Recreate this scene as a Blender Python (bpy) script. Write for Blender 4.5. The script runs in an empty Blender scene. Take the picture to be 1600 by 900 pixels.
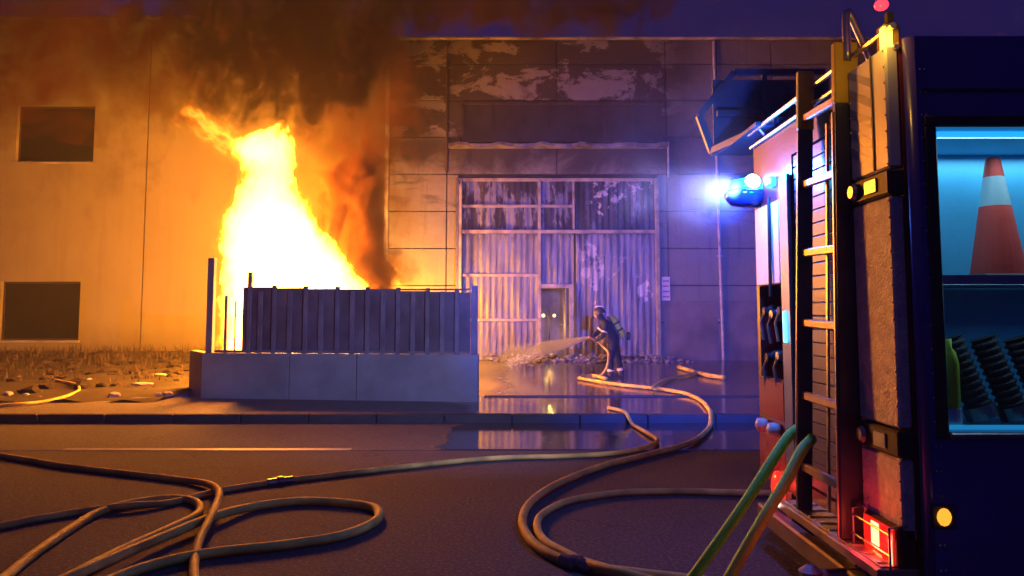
import bpy, bmesh, math, random
from mathutils import Vector, Matrix
random.seed(7)
R = math.radians
S = bpy.context.scene
COL = S.collection

# ------------------------------------------------------------------ camera
CAM_H = 1.6
PITCH = R(4.5)
FPX = 1200.0                      # focal length in photograph pixels (1600 wide)
CY = 491.0 - FPX * math.tan(PITCH)
cam_d = bpy.data.cameras.new('camera')
cam = bpy.data.objects.new('camera', cam_d); COL.objects.link(cam)
cam.location = (0, 0, CAM_H)
cam.rotation_euler = (R(90) + PITCH, 0, 0)
cam_d.sensor_width = 36.0
cam_d.lens = 36.0 * FPX / 1600.0
cam_d.shift_y = -(450.0 - CY) / 1600.0
cam_d.clip_start = 0.05
cam_d.clip_end = 2000
S.camera = cam

# ------------------------------------------------------------------ night sky
W = bpy.data.worlds.new('World'); S.world = W; W.use_nodes = True
wn = W.node_tree
bg = wn.nodes['Background']
bg.inputs['Color'].default_value = (0.09, 0.10, 1.0, 1)
bg.inputs['Strength'].default_value = 0.07

# ------------------------------------------------------------------ render settings
S.view_settings.view_transform = 'Standard'
S.view_settings.look = 'None'
S.view_settings.exposure = 0.0
S.view_settings.gamma = 1.0
S.cycles.use_denoising = True
S.cycles.max_bounces = 6
S.cycles.diffuse_bounces = 2
S.cycles.glossy_bounces = 3
S.cycles.transmission_bounces = 4
S.cycles.transparent_max_bounces = 12
S.cycles.volume_bounces = 0
S.cycles.sample_clamp_indirect = 4.0
S.cycles.sample_clamp_direct = 0.0
S.cycles.volume_step_rate = 1.6
S.cycles.volume_max_steps = 96
S.cycles.caustics_reflective = False
S.cycles.caustics_refractive = False

# ------------------------------------------------------------------ measuring
def at(px, py, D):
    """world point seen at photograph pixel (px,py) at distance D along +Y"""
    a = (px - 800.0) / FPX; b = -(py - CY) / FPX
    d = Vector((a, math.cos(PITCH) - b * math.sin(PITCH), math.sin(PITCH) + b * math.cos(PITCH)))
    return Vector((0, 0, CAM_H)) + d * (D / d.y)
def gp(px, py, z=0.0):
    a = (px - 800.0) / FPX; b = -(py - CY) / FPX
    d = Vector((a, math.cos(PITCH) - b * math.sin(PITCH), math.sin(PITCH) + b * math.cos(PITCH)))
    return Vector((0, 0, CAM_H)) + d * ((z - CAM_H) / d.z)

# ------------------------------------------------------------------ materials
MATS = {}
def lin(c):
    return tuple(c) + (1,) if len(c) == 3 else c
def mat(name, base, rough=0.6, metal=0.0, var=0.18, scale=6.0, bump=0.15, bscale=40.0, spec=0.5, emis=None, estr=0.0, coat=0.0):
    if name in MATS: return MATS[name]
    m = bpy.data.materials.new(name); m.use_nodes = True
    nt = m.node_tree; N = nt.nodes; L = nt.links
    b = N['Principled BSDF']
    b.inputs['Metallic'].default_value = metal
    b.inputs['Specular IOR Level'].default_value = spec
    b.inputs['Coat Weight'].default_value = coat
    tc = N.new('ShaderNodeTexCoord')
    n = N.new('ShaderNodeTexNoise'); n.inputs['Scale'].default_value = scale; n.inputs['Detail'].default_value = 6
    L.new(tc.outputs['Object'], n.inputs['Vector'])
    cr = N.new('ShaderNodeValToRGB')
    cr.color_ramp.elements[0].position = 0.3; cr.color_ramp.elements[1].position = 0.7
    cr.color_ramp.elements[0].color = tuple(x * (1 - var) for x in base) + (1,)
    cr.color_ramp.elements[1].color = tuple(min(1, x * (1 + var)) for x in base) + (1,)
    L.new(n.outputs['Fac'], cr.inputs['Fac']); L.new(cr.outputs['Color'], b.inputs['Base Color'])
    mr = N.new('ShaderNodeMapRange')
    mr.inputs['To Min'].default_value = max(0.02, rough - 0.12); mr.inputs['To Max'].default_value = min(1, rough + 0.12)
    L.new(n.outputs['Fac'], mr.inputs['Value']); L.new(mr.outputs['Result'], b.inputs['Roughness'])
    if bump:
        n2 = N.new('ShaderNodeTexNoise'); n2.inputs['Scale'].default_value = bscale; n2.inputs['Detail'].default_value = 4
        L.new(tc.outputs['Object'], n2.inputs['Vector'])
        bp = N.new('ShaderNodeBump'); bp.inputs['Strength'].default_value = bump; bp.inputs['Distance'].default_value = 0.01
        L.new(n2.outputs['Fac'], bp.inputs['Height']); L.new(bp.outputs['Normal'], b.inputs['Normal'])
    if emis:
        b.inputs['Emission Color'].default_value = lin(emis); b.inputs['Emission Strength'].default_value = estr
    MATS[name] = m
    return m

def M_(nt, op, a, b=None, clamp=False):
    n = nt.nodes.new('ShaderNodeMath'); n.operation = op; n.use_clamp = clamp
    for i, v in enumerate((a, b)):
        if v is None: continue
        if isinstance(v, (int, float)): n.inputs[i].default_value = v
        else: nt.links.new(v, n.inputs[i])
    return n.outputs[0]
def RNG(nt, v, a, b, c=0.0, d=1.0, smooth=True):
    n = nt.nodes.new('ShaderNodeMapRange'); n.interpolation_type = 'SMOOTHSTEP' if smooth else 'LINEAR'
    nt.links.new(v, n.inputs['Value'])
    n.inputs['From Min'].default_value = a; n.inputs['From Max'].default_value = b
    n.inputs['To Min'].default_value = c; n.inputs['To Max'].default_value = d
    return n.outputs['Result']
def NOISE(nt, vec, scale, detail=4, rough=0.55, dist=0.0):
    n = nt.nodes.new('ShaderNodeTexNoise'); n.inputs['Scale'].default_value = scale
    n.inputs['Detail'].default_value = detail; n.inputs['Roughness'].default_value = rough
    n.inputs['Distortion'].default_value = dist
    nt.links.new(vec, n.inputs['Vector']); return n.outputs['Fac']
def MAPV(nt, vec, scale=(1, 1, 1), loc=(0, 0, 0)):
    n = nt.nodes.new('ShaderNodeMapping'); n.inputs['Scale'].default_value = scale; n.inputs['Location'].default_value = loc
    nt.links.new(vec, n.inputs['Vector']); return n.outputs['Vector']
def MIXC(nt, f, a, b):
    n = nt.nodes.new('ShaderNodeMix'); n.data_type = 'RGBA'
    if isinstance(f, (int, float)): n.inputs[0].default_value = f
    else: nt.links.new(f, n.inputs[0])
    for k, v in ((6, a), (7, b)):
        if isinstance(v, tuple): n.inputs[k].default_value = lin(v)
        else: nt.links.new(v, n.inputs[k])
    return n.outputs[2]
def worldpos(nt):
    return nt.nodes.new('ShaderNodeNewGeometry').outputs['Position']
def sep(nt, v):
    n = nt.nodes.new('ShaderNodeSeparateXYZ'); nt.links.new(v, n.inputs[0]); return n.outputs

def wet_ground(name, base, dry_r, wet_r, lo, hi, wet_side=None, bump=0.3, bscale=60, bias=0.0):
    """asphalt or concrete with puddles: noise decides where water stands"""
    m = bpy.data.materials.new(name); m.use_nodes = True; nt = m.node_tree
    b = nt.nodes['Principled BSDF']; P = worldpos(nt); xyz = sep(nt, P)
    big = NOISE(nt, MAPV(nt, P, (0.5, 1.3, 1)), 0.55, 5, 0.6)
    if wet_side is not None:
        side = RNG(nt, xyz[0], wet_side[0], wet_side[1], -0.30, 0.22)
        big = M_(nt, 'ADD', big, side)
    wet = RNG(nt, big, lo, hi)
    fine = NOISE(nt, P, 9, 6)
    agg = NOISE(nt, P, bscale, 3, 0.7)
    c = MIXC(nt, fine, tuple(x * 0.7 for x in base), tuple(x * 1.35 for x in base))
    c = MIXC(nt, RNG(nt, agg, 0.48, 0.64, 0, 0.8), c, tuple(min(1, x * 2.8) for x in base))
    c = MIXC(nt, M_(nt, 'MULTIPLY', wet, 0.55), c, tuple(x * 0.35 for x in base))
    vo = nt.nodes.new('ShaderNodeTexVoronoi'); vo.feature = 'DISTANCE_TO_EDGE'; vo.inputs['Scale'].default_value = 0.75
    wv = nt.nodes.new('ShaderNodeVectorMath'); wv.operation = 'ADD'
    nz_ = nt.nodes.new('ShaderNodeTexNoise'); nz_.inputs['Scale'].default_value = 2.5; nz_.inputs['Detail'].default_value = 5
    nt.links.new(P, nz_.inputs['Vector']); nt.links.new(P, wv.inputs[0]); nt.links.new(nz_.outputs['Color'], wv.inputs[1])
    nt.links.new(wv.outputs[0], vo.inputs['Vector'])
    crack = M_(nt, 'MULTIPLY', RNG(nt, vo.outputs['Distance'], 0.004, 0.014, 1, 0), RNG(nt, NOISE(nt, P, 0.45, 3), 0.5, 0.6))
    c = MIXC(nt, M_(nt, 'MULTIPLY', crack, 0.8), c, tuple(x * 0.25 for x in base))
    nt.links.new(c, b.inputs['Base Color'])
    r = RNG(nt, wet, 0, 1, dry_r, wet_r, False)
    r = M_(nt, 'ADD', r, M_(nt, 'MULTIPLY', fine, 0.06))
    nt.links.new(r, b.inputs['Roughness'])
    bp = nt.nodes.new('ShaderNodeBump'); bp.inputs['Distance'].default_value = 0.01
    nt.links.new(agg, bp.inputs['Height'])
    st = RNG(nt, wet, 0, 1, bump, bump * 0.06, False)
    nt.links.new(st, bp.inputs['Strength'])
    nt.links.new(bp.outputs['Normal'], b.inputs['Normal'])
    return m

def emit(name, col, strength, base=(0.02, 0.02, 0.02)):
    if name in MATS: return MATS[name]
    m = bpy.data.materials.new(name); m.use_nodes = True
    b = m.node_tree.nodes['Principled BSDF']
    b.inputs['Base Color'].default_value = lin(base); b.inputs['Roughness'].default_value = 0.2
    b.inputs['Emission Color'].default_value = lin(col); b.inputs['Emission Strength'].default_value = strength
    MATS[name] = m; return m

# ------------------------------------------------------------------ mesh helpers
class MB:
    def __init__(s): s.bm = bmesh.new()
    def box(s, lo, hi, bevel=0.0, rot=None, pivot=None):
        lo = Vector(lo); hi = Vector(hi); c = (lo + hi) / 2; d = hi - lo
        r = bmesh.ops.create_cube(s.bm, size=1.0)
        vs = r['verts']
        for v in vs: v.co = Vector((v.co.x * d.x, v.co.y * d.y, v.co.z * d.z)) + c
        if bevel > 0:
            es = list({e for v in vs for e in v.link_edges})
            rb = bmesh.ops.bevel(s.bm, geom=es, offset=bevel, segments=1, affect='EDGES', profile=0.5)
            vs = list({v for f in rb['faces'] for v in f.verts} | {v for v in vs if v.is_valid})
        if rot is not None:
            pv = Vector(pivot) if pivot is not None else c
            for v in vs: v.co = rot @ (v.co - pv) + pv
        return vs
    def bar(s, a, b, w, h=None, up=(0, 0, 1), bevel=0.0):
        """square bar from a to b"""
        a = Vector(a); b = Vector(b); h = h or w
        z = (b - a).normalized(); u = Vector(up)
        if abs(z.dot(u)) > 0.98: u = Vector((0, 1, 0))
        x = u.cross(z).normalized(); y = z.cross(x)
        ln = (b - a).length
        vs = s.box((-w / 2, -h / 2, 0), (w / 2, h / 2, ln), bevel)
        for v in vs: v.co = a + x * v.co.x + y * v.co.y + z * v.co.z
        return vs
    def tube(s, pts, r, seg=10, cap=True):
        pts = [Vector(p) for p in pts]
        rs = r if isinstance(r, (list, tuple)) else [r] * len(pts)
        rings = []; prev = None
        for i, p in enumerate(pts):
            t = (pts[min(i + 1, len(pts) - 1)] - pts[max(i - 1, 0)])
            if t.length < 1e-6: t = Vector((0, 0, 1))
            t.normalize()
            if prev is None:
                u = Vector((0, 0, 1)) if abs(t.z) < 0.9 else Vector((0, 1, 0))
                x = u.cross(t).normalized()
            else:
                x = (prev - t * prev.dot(t)).normalized()
            prev = x; y = t.cross(x)
            rings.append([s.bm.verts.new(p + (x * math.cos(2 * math.pi * k / seg) + y * math.sin(2 * math.pi * k / seg)) * rs[i]) for k in range(seg)])
        for A, B in zip(rings, rings[1:]):
            for k in range(seg):
                s.bm.faces.new((A[k], A[(k + 1) % seg], B[(k + 1) % seg], B[k]))
        if cap:
            s.bm.faces.new(rings[0][::-1]); s.bm.faces.new(rings[-1])
        return [v for rg in rings for v in rg]
    def lathe(s, prof, seg=16, origin=(0, 0, 0), axis=None):
        o = Vector(origin); rings = []
        q = Vector((0, 0, 1)).rotation_difference(Vector(axis).normalized()) if axis is not None else None
        for r, z in prof:
            rg = []
            for k in range(seg):
                p = Vector((r * math.cos(2 * math.pi * k / seg), r * math.sin(2 * math.pi * k / seg), z))
                if q: p = q @ p
                rg.append(s.bm.verts.new(o + p))
            rings.append(rg)
        for A, B in zip(rings, rings[1:]):
            for k in range(seg):
                s.bm.faces.new((A[k], A[(k + 1) % seg], B[(k + 1) % seg], B[k]))
        s.bm.faces.new(rings[0][::-1]); s.bm.faces.new(rings[-1])
    def blob(s, c, r, sub=2, jit=0.0, sc=(1, 1, 1), seed=None):
        rd = bmesh.ops.create_icosphere(s.bm, subdivisions=sub, radius=1.0)
        rng = random.Random(seed) if seed is not None else random
        for v in rd['verts']:
            k = 1 + rng.uniform(-jit, jit)
            v.co = Vector((v.co.x * r * sc[0] * k, v.co.y * r * sc[1] * k, v.co.z * r * sc[2] * k)) + Vector(c)
    def prism(s, poly, y0, y1):
        """polygon in XZ extruded along Y"""
        A = [s.bm.verts.new((x, y0, z)) for x, z in poly]; B = [s.bm.verts.new((x, y1, z)) for x, z in poly]
        n = len(poly)
        s.bm.faces.new(A); s.bm.faces.new(B[::-1])
        for k in range(n): s.bm.faces.new((A[k], B[k], B[(k + 1) % n], A[(k + 1) % n]))
    def grid(s, pts):
        vs = [[s.bm.verts.new(p) for p in row] for row in pts]
        for a, b in zip(vs, vs[1:]):
            for k in range(len(a) - 1): s.bm.faces.new((a[k], a[k + 1], b[k + 1], b[k]))
    def build(s, name, m, parent=None, smooth=False, label=None, cat=None, group=None, kind=None, loc=None, keep_n=False):
        if not keep_n: bmesh.ops.recalc_face_normals(s.bm, faces=s.bm.faces)
        if loc is not None:
            for v in s.bm.verts: v.co -= Vector(loc)
        me = bpy.data.meshes.new(name); s.bm.to_mesh(me); s.bm.free()
        if m: me.materials.append(m)
        if smooth:
            for p in me.polygons: p.use_smooth = True
        o = bpy.data.objects.new(name, me); COL.objects.link(o)
        if loc is not None: o.location = loc
        if parent is not None:
            o.parent = parent
            o.matrix_parent_inverse = Matrix.Translation(-abs_loc(parent))
        tag(o, label, cat, group, kind); return o
def abs_loc(o):
    p = Vector(o.location)
    if o.parent: p = o.matrix_parent_inverse.translation + abs_loc(o.parent) + p
    return p
def tag(o, label=None, cat=None, group=None, kind=None):
    if label: o['label'] = label
    if cat: o['category'] = cat
    if group: o['group'] = group
    if kind: o['kind'] = kind
def thing(name, loc, label, cat, group=None):
    o = bpy.data.objects.new(name, None); COL.objects.link(o); o.location = loc
    o.empty_display_size = 0.2
    tag(o, label, cat, group); return o
def part(name, me, parent, loc=(0, 0, 0), rot=None, scale=None):
    """one more piece sharing mesh data; loc in world space"""
    o = bpy.data.objects.new(name, me); COL.objects.link(o); o.parent = parent
    o.matrix_parent_inverse = Matrix.Translation(-abs_loc(parent))
    o.location = loc
    if rot: o.rotation_euler = rot
    if scale: o.scale = scale
    return o
def lamp(name, loc, color, energy, radius=0.1, parent=None, typ='POINT', rot=None, size=None):
    d = bpy.data.lights.new(name, typ); d.color = color; d.energy = energy
    if typ == 'POINT': d.shadow_soft_size = radius
    if typ == 'AREA' and size: d.shape = 'RECTANGLE'; d.size, d.size_y = size
    o = bpy.data.objects.new(name, d); COL.objects.link(o)
    if parent is not None:
        o.parent = parent; o.matrix_parent_inverse = Matrix.Translation(-abs_loc(parent))
    o.location = loc
    if rot: o.rotation_euler = rot
    return o
def spline(pts, n=8):
    """Catmull-Rom through points"""
    P = [Vector(p) for p in pts]; P = [P[0] * 2 - P[1]] + P + [P[-1] * 2 - P[-2]]
    out = []
    for i in range(1, len(P) - 2):
        for k in range(n):
            t = k / n; a, b, c, d = P[i - 1:i + 3]
            out.append(0.5 * ((2 * b) + (c - a) * t + (2 * a - 5 * b + 4 * c - d) * t * t + (-a + 3 * b - 3 * c + d) * t ** 3))
    out.append(P[-2]); return out

# ------------------------------------------------------------------ ground levels
KERB_Y = 11.45; LOT_Y = 13.9; WALL_Y = 22.0
def lot_z(x, y):
    t = min(1, max(0, (y - 17.6) / 4.2)); t = t * t * (3 - 2 * t)
    z = 0.13 + 0.16 * t
    if x < -5.5:                              # bank of earth by the left building
        u = min(1, (-5.5 - x) / 1.2); v = min(1, max(0, (y - 13.2) / 6.0))
        z += u * 0.22 * (v * v * (3 - 2 * v))
    return z

asphalt = wet_ground('asphalt', (0.05, 0.045, 0.047), 0.85, 0.50, 0.50, 0.80, (0.0, 4.0), 1.0, 38)
strip_m = wet_ground('gutter_concrete', (0.065, 0.058, 0.055), 0.85, 0.05, 0.36, 0.52, (-1.2, -0.4), 0.5, 50)
pave_m = wet_ground('pavement_concrete', (0.12, 0.11, 0.105), 0.6, 0.07, 0.36, 0.52, (-1.6, -0.2), 0.25, 50)
lot_m = wet_ground('lot_concrete', (0.16, 0.145, 0.13), 0.6, 0.10, 0.34, 0.60, (-1.0, 0.5), 0.3, 40)
dirt_m = mat('earth', (0.035, 0.023, 0.015), 0.95, var=0.5, scale=3, bump=0.8, bscale=14)
kerb_m = mat('kerb_stone', (0.045, 0.04, 0.04), 0.7, var=0.25, scale=4, bump=0.3)

b = MB(); b.grid([[(x, y, 0) for x in (-400, -60, -25, 0, 25, 60, 400)] for y in (-400, -60, -10, 0, 9.2)])
b.build('road', asphalt, kind='structure')
b = MB(); b.grid([[(x, y, 0.004 - 0.012 * (y > 9.3) * (y < 11)) for x in (-60, -20, 0, 20, 60)] for y in (9.2, 9.35, 10.4, 11.2, 11.45)])
b.build('gutter_strip', strip_m, kind='structure')
line_m = mat('pale_road_line', (0.3, 0.28, 0.22), 0.5, var=0.3, scale=5, bump=0.1)  # short pale line along the road edge
b = MB(); b.grid([[(x, y, 0.010) for x in (-5.3, -3.5, -1.9)] for y in (9.16, 9.30)])
b.build('edge_line', line_m, kind='structure')
# kerb stones
kerb = thing('kerb', (0, KERB_Y, 0), None, None); kerb['kind'] = 'structure'
b = MB(); b.box((0.006, 0, -0.1), (0.994, 0.15, 0.13), 0.012)
k0 = b.build('kerb_stone', kerb_m, kerb, loc=(0, 0, 0)); kme = k0.data
k0.location = (0, KERB_Y, 0)
for i in list(range(-14, 0)) + list(range(1, 12)):
    part('kerb_stone', kme, kerb, (i * 1.0, KERB_Y, 0))
b = MB(); b.grid([[(x, y, 0.126) for x in (-60, -20, 0, 20, 60)] for y in (KERB_Y + 0.15, 12.7, LOT_Y)])
b.build('pavement', pave_m, kind='structure')
b = MB(); b.box((-60, KERB_Y + 0.02, -0.2), (-14, KERB_Y + 0.15, 0.124)); b.box((12, KERB_Y + 0.02, -0.2), (60, KERB_Y + 0.15, 0.124))
b.build('kerb_base', kerb_m, kind='structure')
xs = [-60, -40, -25] + [-18 + 0.5 * i for i in range(25)] + [-5.5 + 0.8 * i for i in range(1, 16)] + [12, 25, 60]
ys = [LOT_Y + 0.03] + [14.2 + 0.4 * i for i in range(24)] + [40, 400]
xs_l = [x for x in xs if x <= -5.5]; xs_r = [x for x in xs if x >= -5.5]
b = MB(); b.grid([[(x, y, lot_z(x, y)) for x in xs_r] for y in ys]); b.build('yard', lot_m, kind='structure', smooth=True)
b = MB(); b.grid([[(x, y, lot_z(x, y) + (random.uniform(-.04, .06) if x > -18 and y < 23 and x < -5.6 else 0)) for x in xs_l] for y in [13.0, 13.4] + ys])
b.build('earth_bank', dirt_m, kind='structure', smooth=True)
b = MB(); b.box((-0.5, LOT_Y - 0.02, 0.05), (12, LOT_Y + 0.05, 0.15), 0.01); b.build('yard_edge', kerb_m, kind='structure')

# ------------------------------------------------------------------ right building (burnt warehouse)
def soot_mat(name, base, soot_amt=1.0):
    m = bpy.data.materials.new(name); m.use_nodes = True; nt = m.node_tree
    bs = nt.nodes['Principled BSDF']; P = worldpos(nt); x, y, z = sep(nt, P)[0:3]
    wob = NOISE(nt, MAPV(nt, P, (1, 1, 1)), 0.55, 6, 0.65, 0.6)
    zz = M_(nt, 'ADD', z, M_(nt, 'MULTIPLY', M_(nt, 'SUBTRACT', wob, 0.5), 3.2))
    top = RNG(nt, zz, 5.25, 6.2)                                   # soot above the gate
    right = RNG(nt, M_(nt, 'ADD', x, M_(nt, 'MULTIPLY', M_(nt, 'SUBTRACT', wob, 0.5), 2.0)), 4.3, 6.0, 1.0, 0.35)
    soot = M_(nt, 'MULTIPLY', top, right)
    # flaked patches where the old coat shows
    fl = NOISE(nt, MAPV(nt, P, (0.8, 1, 1.25), (3.1, 0, 0.7)), 0.95, 7, 0.68, 0.35)
    flake = RNG(nt, fl, 0.515, 0.56)
    zone = M_(nt, 'MULTIPLY', RNG(nt, z, 6.5, 7.1), RNG(nt, x, 3.6, 5.2, 1.0, 0.1))
    flake = M_(nt, 'MULTIPLY', flake, zone)
    keep = M_(nt, 'MULTIPLY', soot, M_(nt, 'SUBTRACT', 1.0, flake))
    # smoke streak over joints on the right
    st = NOISE(nt, MAPV(nt, P, (0.7, 1, 2.0), (9, 0, 2)), 0.8, 5, 0.6, 1.0)
    stain = M_(nt, 'MULTIPLY', RNG(nt, st, 0.55, 0.7), RNG(nt, z, 3.2, 4.4))
    base_n = NOISE(nt, P, 2.4, 7, 0.65)
    c = MIXC(nt, base_n, tuple(v * 0.72 for v in base), tuple(min(1, v * 1.25) for v in base))
    drip = NOISE(nt, MAPV(nt, P, (5, 1, 0.35)), 1.2, 4, 0.6)
    c = MIXC(nt, RNG(nt, drip, 0.52, 0.75, 0, 0.45), c, tuple(v * 0.45 for v in base))
    c = MIXC(nt, M_(nt, 'MULTIPLY', stain, 0.75 * soot_amt), c, (0.05, 0.04, 0.035))
    c = MIXC(nt, M_(nt, 'MULTIPLY', keep, 0.93 * soot_amt, True), c, (0.035, 0.026, 0.022))
    nt.links.new(c, bs.inputs['Base Color']); bs.inputs['Roughness'].default_value = 0.8
    bp = nt.nodes.new('ShaderNodeBump'); bp.inputs['Strength'].default_value = 0.5; bp.inputs['Distance'].default_value = 0.03
    h = M_(nt, 'ADD', NOISE(nt, P, 12, 5), M_(nt, 'MULTIPLY', keep, -0.8))
    nt.links.new(h, bp.inputs['Height']); nt.links.new(bp.outputs['Normal'], bs.inputs['Normal'])
    return m
soot = soot_mat('sooty_concrete', (0.25, 0.23, 0.20))
dark_core = mat('joint_dark', (0.05, 0.045, 0.04), 0.9)
BY = WALL_Y
def X(px, D=BY): return (px - 800.0) / FPX * D
def Z(py, D=BY): return at(800, py, D).z
bx0 = X(605)
wh = thing('warehouse', (3.5, BY, 0.2), 'soot blackened concrete panel warehouse with a tall metal gate', 'building')
row_y = [62, 100, 157, 214, 272, 330, 388, 446, 504, 575]
rows = [Z(v) for v in row_y]
bays = [bx0, X(697), X(1045), X(1127), X(1215), X(1400), 13.5, 16.5]
gx0, gx1, gz1 = X(716), X(1030), Z(279)
for bi in range(len(bays) - 1):
    for ri in range(len(rows) - 1):
        x0, x1 = bays[bi], bays[bi + 1]; z1, z0 = rows[ri], rows[ri + 1]
        segs = [(x0, x1)]
        if bi == 1:
            if z0 < gz1 - 0.3: segs = [(x0, gx0), (gx1, x1)]
            else: segs = [(x0, (x0 + x1) / 2), ((x0 + x1) / 2, x1)]
            if ri == 2: segs = [(x0, X(722)), (X(1038), x1)]
        for a, c in segs:
            zz0 = z0
            if bi == 1 and ri == 3: z1t = Z(226)
            else: z1t = z1
            bb = MB(); off = random.uniform(-0.006, 0.006)
            g = 0.014
            bb.box((a + g, BY + off, zz0 + g), (c - g, BY + 0.16, z1t - g), 0.012)
            bb.build('facade_panel', soot, wh)
cb = MB()
cb.box((bx0 + 0.03, BY + 0.12, -0.2), (gx0, BY + 0.35, rows[0] - 0.02))
cb.box((gx1, BY + 0.12, -0.2), (16.4, BY + 0.35, rows[0] - 0.02))
cb.box((gx0, BY + 0.12, gz1 + 0.06), (gx1, BY + 0.35, Z(226)))
cb.box((gx0, BY + 0.12, Z(157)), (gx1, BY + 0.35, rows[0] - 0.02))
cb.build('wall_core', dark_core, wh)
# strip window with sooty panes
gl = mat('sooty_glass', (0.035, 0.03, 0.028), 0.35, var=0.5, scale=1.5, bump=0.4, bscale=5)
fr = mat('burnt_frame', (0.06, 0.045, 0.04), 0.6, 0.4, var=0.5, scale=3)
wx0, wx1, wz0, wz1 = X(722), X(1038), Z(222), Z(159)
n = 7; bb = MB()
bb.box((wx0, BY - 0.02, wz1 - 0.06), (wx1, BY + 0.1, wz1)); bb.box((wx0, BY - 0.02, wz0), (wx1, BY + 0.1, wz0 + 0.06))
for i in range(n + 1):
    xx = wx0 + (wx1 - wx0) * i / n
    bb.box((xx - 0.03, BY + 0.02, wz0 + 0.06), (xx + 0.03, BY + 0.1, wz1 - 0.06))
win = bb.build('strip_window', fr, wh)
for i in range(n):
    a = wx0 + (wx1 - wx0) * i / n; c = wx0 + (wx1 - wx0) * (i + 1) / n
    bb = MB(); bb.box((a + 0.03, BY + 0.07, wz0 + 0.06), (c - 0.03, BY + 0.085, wz1 - 0.06), rot=Matrix.Rotation(random.uniform(-.03, .03), 3, 'X'))
    bb.build('pane', gl, win)
# buckled canopy ledge below the strip window
bb = MB(); zc = Z(229)
pts = []
for i in range(61):
    xx = X(700) + (X(1045) - X(700)) * i / 60
    w1 = 0.05 * math.sin(i * 0.55) + random.uniform(-0.02, 0.02)
    pts.append((xx, w1))
bb.grid([[(x, BY + 0.0, zc + 0.10) for x, w1 in pts], [(x, BY - 0.22 - abs(w1), zc + 0.05 + w1 * 0.6) for x, w1 in pts],
         [(x, BY - 0.23 - abs(w1), zc - 0.05 + w1 * 0.9) for x, w1 in pts], [(x, BY - 0.02, zc - 0.07) for x, w1 in pts]])
bb.build('buckled_ledge', mat('scorched_sheet', (0.34, 0.30, 0.27), 0.5, 0.5, var=0.6, scale=2.5, bump=0.5, bscale=8), wh)
# coping along the roof
cop = mat('coping', (0.5, 0.47, 0.43), 0.5, 0.3, var=0.4, scale=1.5)
xx = bx0
while xx < 16.4:
    bb = MB(); bb.box((xx + 0.01, BY - 0.06, rows[0] + 0.002), (min(16.4, xx + 1.45) - 0.01, BY + 0.4, rows[0] + 0.07), 0.008); bb.build('coping', cop, wh); xx += 1.45
# corner strip and pipes
bb = MB(); bb.box((bx0 - 0.10, BY - 0.10, 0.2), (bx0 + 0.012, BY + 0.15, rows[1] - 0.2), 0.01)
bb.build('corner_trim', mat('pale_trim', (0.55, 0.52, 0.46), 0.5, var=0.25), wh)
pm = mat('downpipe', (0.48, 0.45, 0.42), 0.45, var=0.3)
bb = MB(); bb.tube([(X(1127), BY - 0.07, 0.3), (X(1123), BY - 0.07, Z(245)), (X(1122), BY - 0.07, Z(66))], 0.045, 10)
for py in (300, 400, 500, 150): bb.box((X(1125) - .07, BY - 0.12, Z(py) - .02), (X(1125) + .07, BY - 0.005, Z(py) + .02))
bb.build('downpipe', pm, wh)
bb = MB(); bb.tube([(X(697), BY - 0.05, Z(270)), (X(697), BY - 0.05, Z(95))], 0.035, 8); bb.build('conduit', mat('burnt_conduit', (0.06, 0.04, 0.035), 0.7), wh)
bb = MB(); bb.tube([(X(1047), BY - 0.04, Z(277)), (X(1047), BY - 0.04, Z(222))], 0.03, 8); bb.build('conduit', pm, wh)
# darker plinth on the right part
bb = MB(); bb.box((gx1 + 0.12, BY - 0.018, 0.1), (X(1120), BY - 0.008, Z(470))); bb.box((X(1130), BY - 0.018, 0.1), (16.4, BY - 0.008, Z(470)))
bb.build('plinth_coat', mat('plinth_paint', (0.20, 0.16, 0.15), 0.7, var=0.35, scale=1.5, bump=0.3), wh)
# roof behind and side wall, interior of the hall seen through the door
bb = MB(); bb.box((bx0 + 0.01, BY + 0.36, rows[0] - 0.6), (16.4, BY + 18, rows[0] - 0.5)); bb.build('roof', dark_core, wh)
bb = MB(); bb.box((bx0, BY + 0.36, 0.0), (bx0 + 0.2, BY + 18, rows[0] - 0.05)); bb.box((16.2, BY + 0.36, 0.0), (16.4, BY + 18, rows[0] - 0.05))
bb.box((bx0 + .2, BY + 18, 0.0), (16.2, BY + 18.2, rows[0] - 0.05)); bb.build('side_wall', soot, wh)

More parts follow.
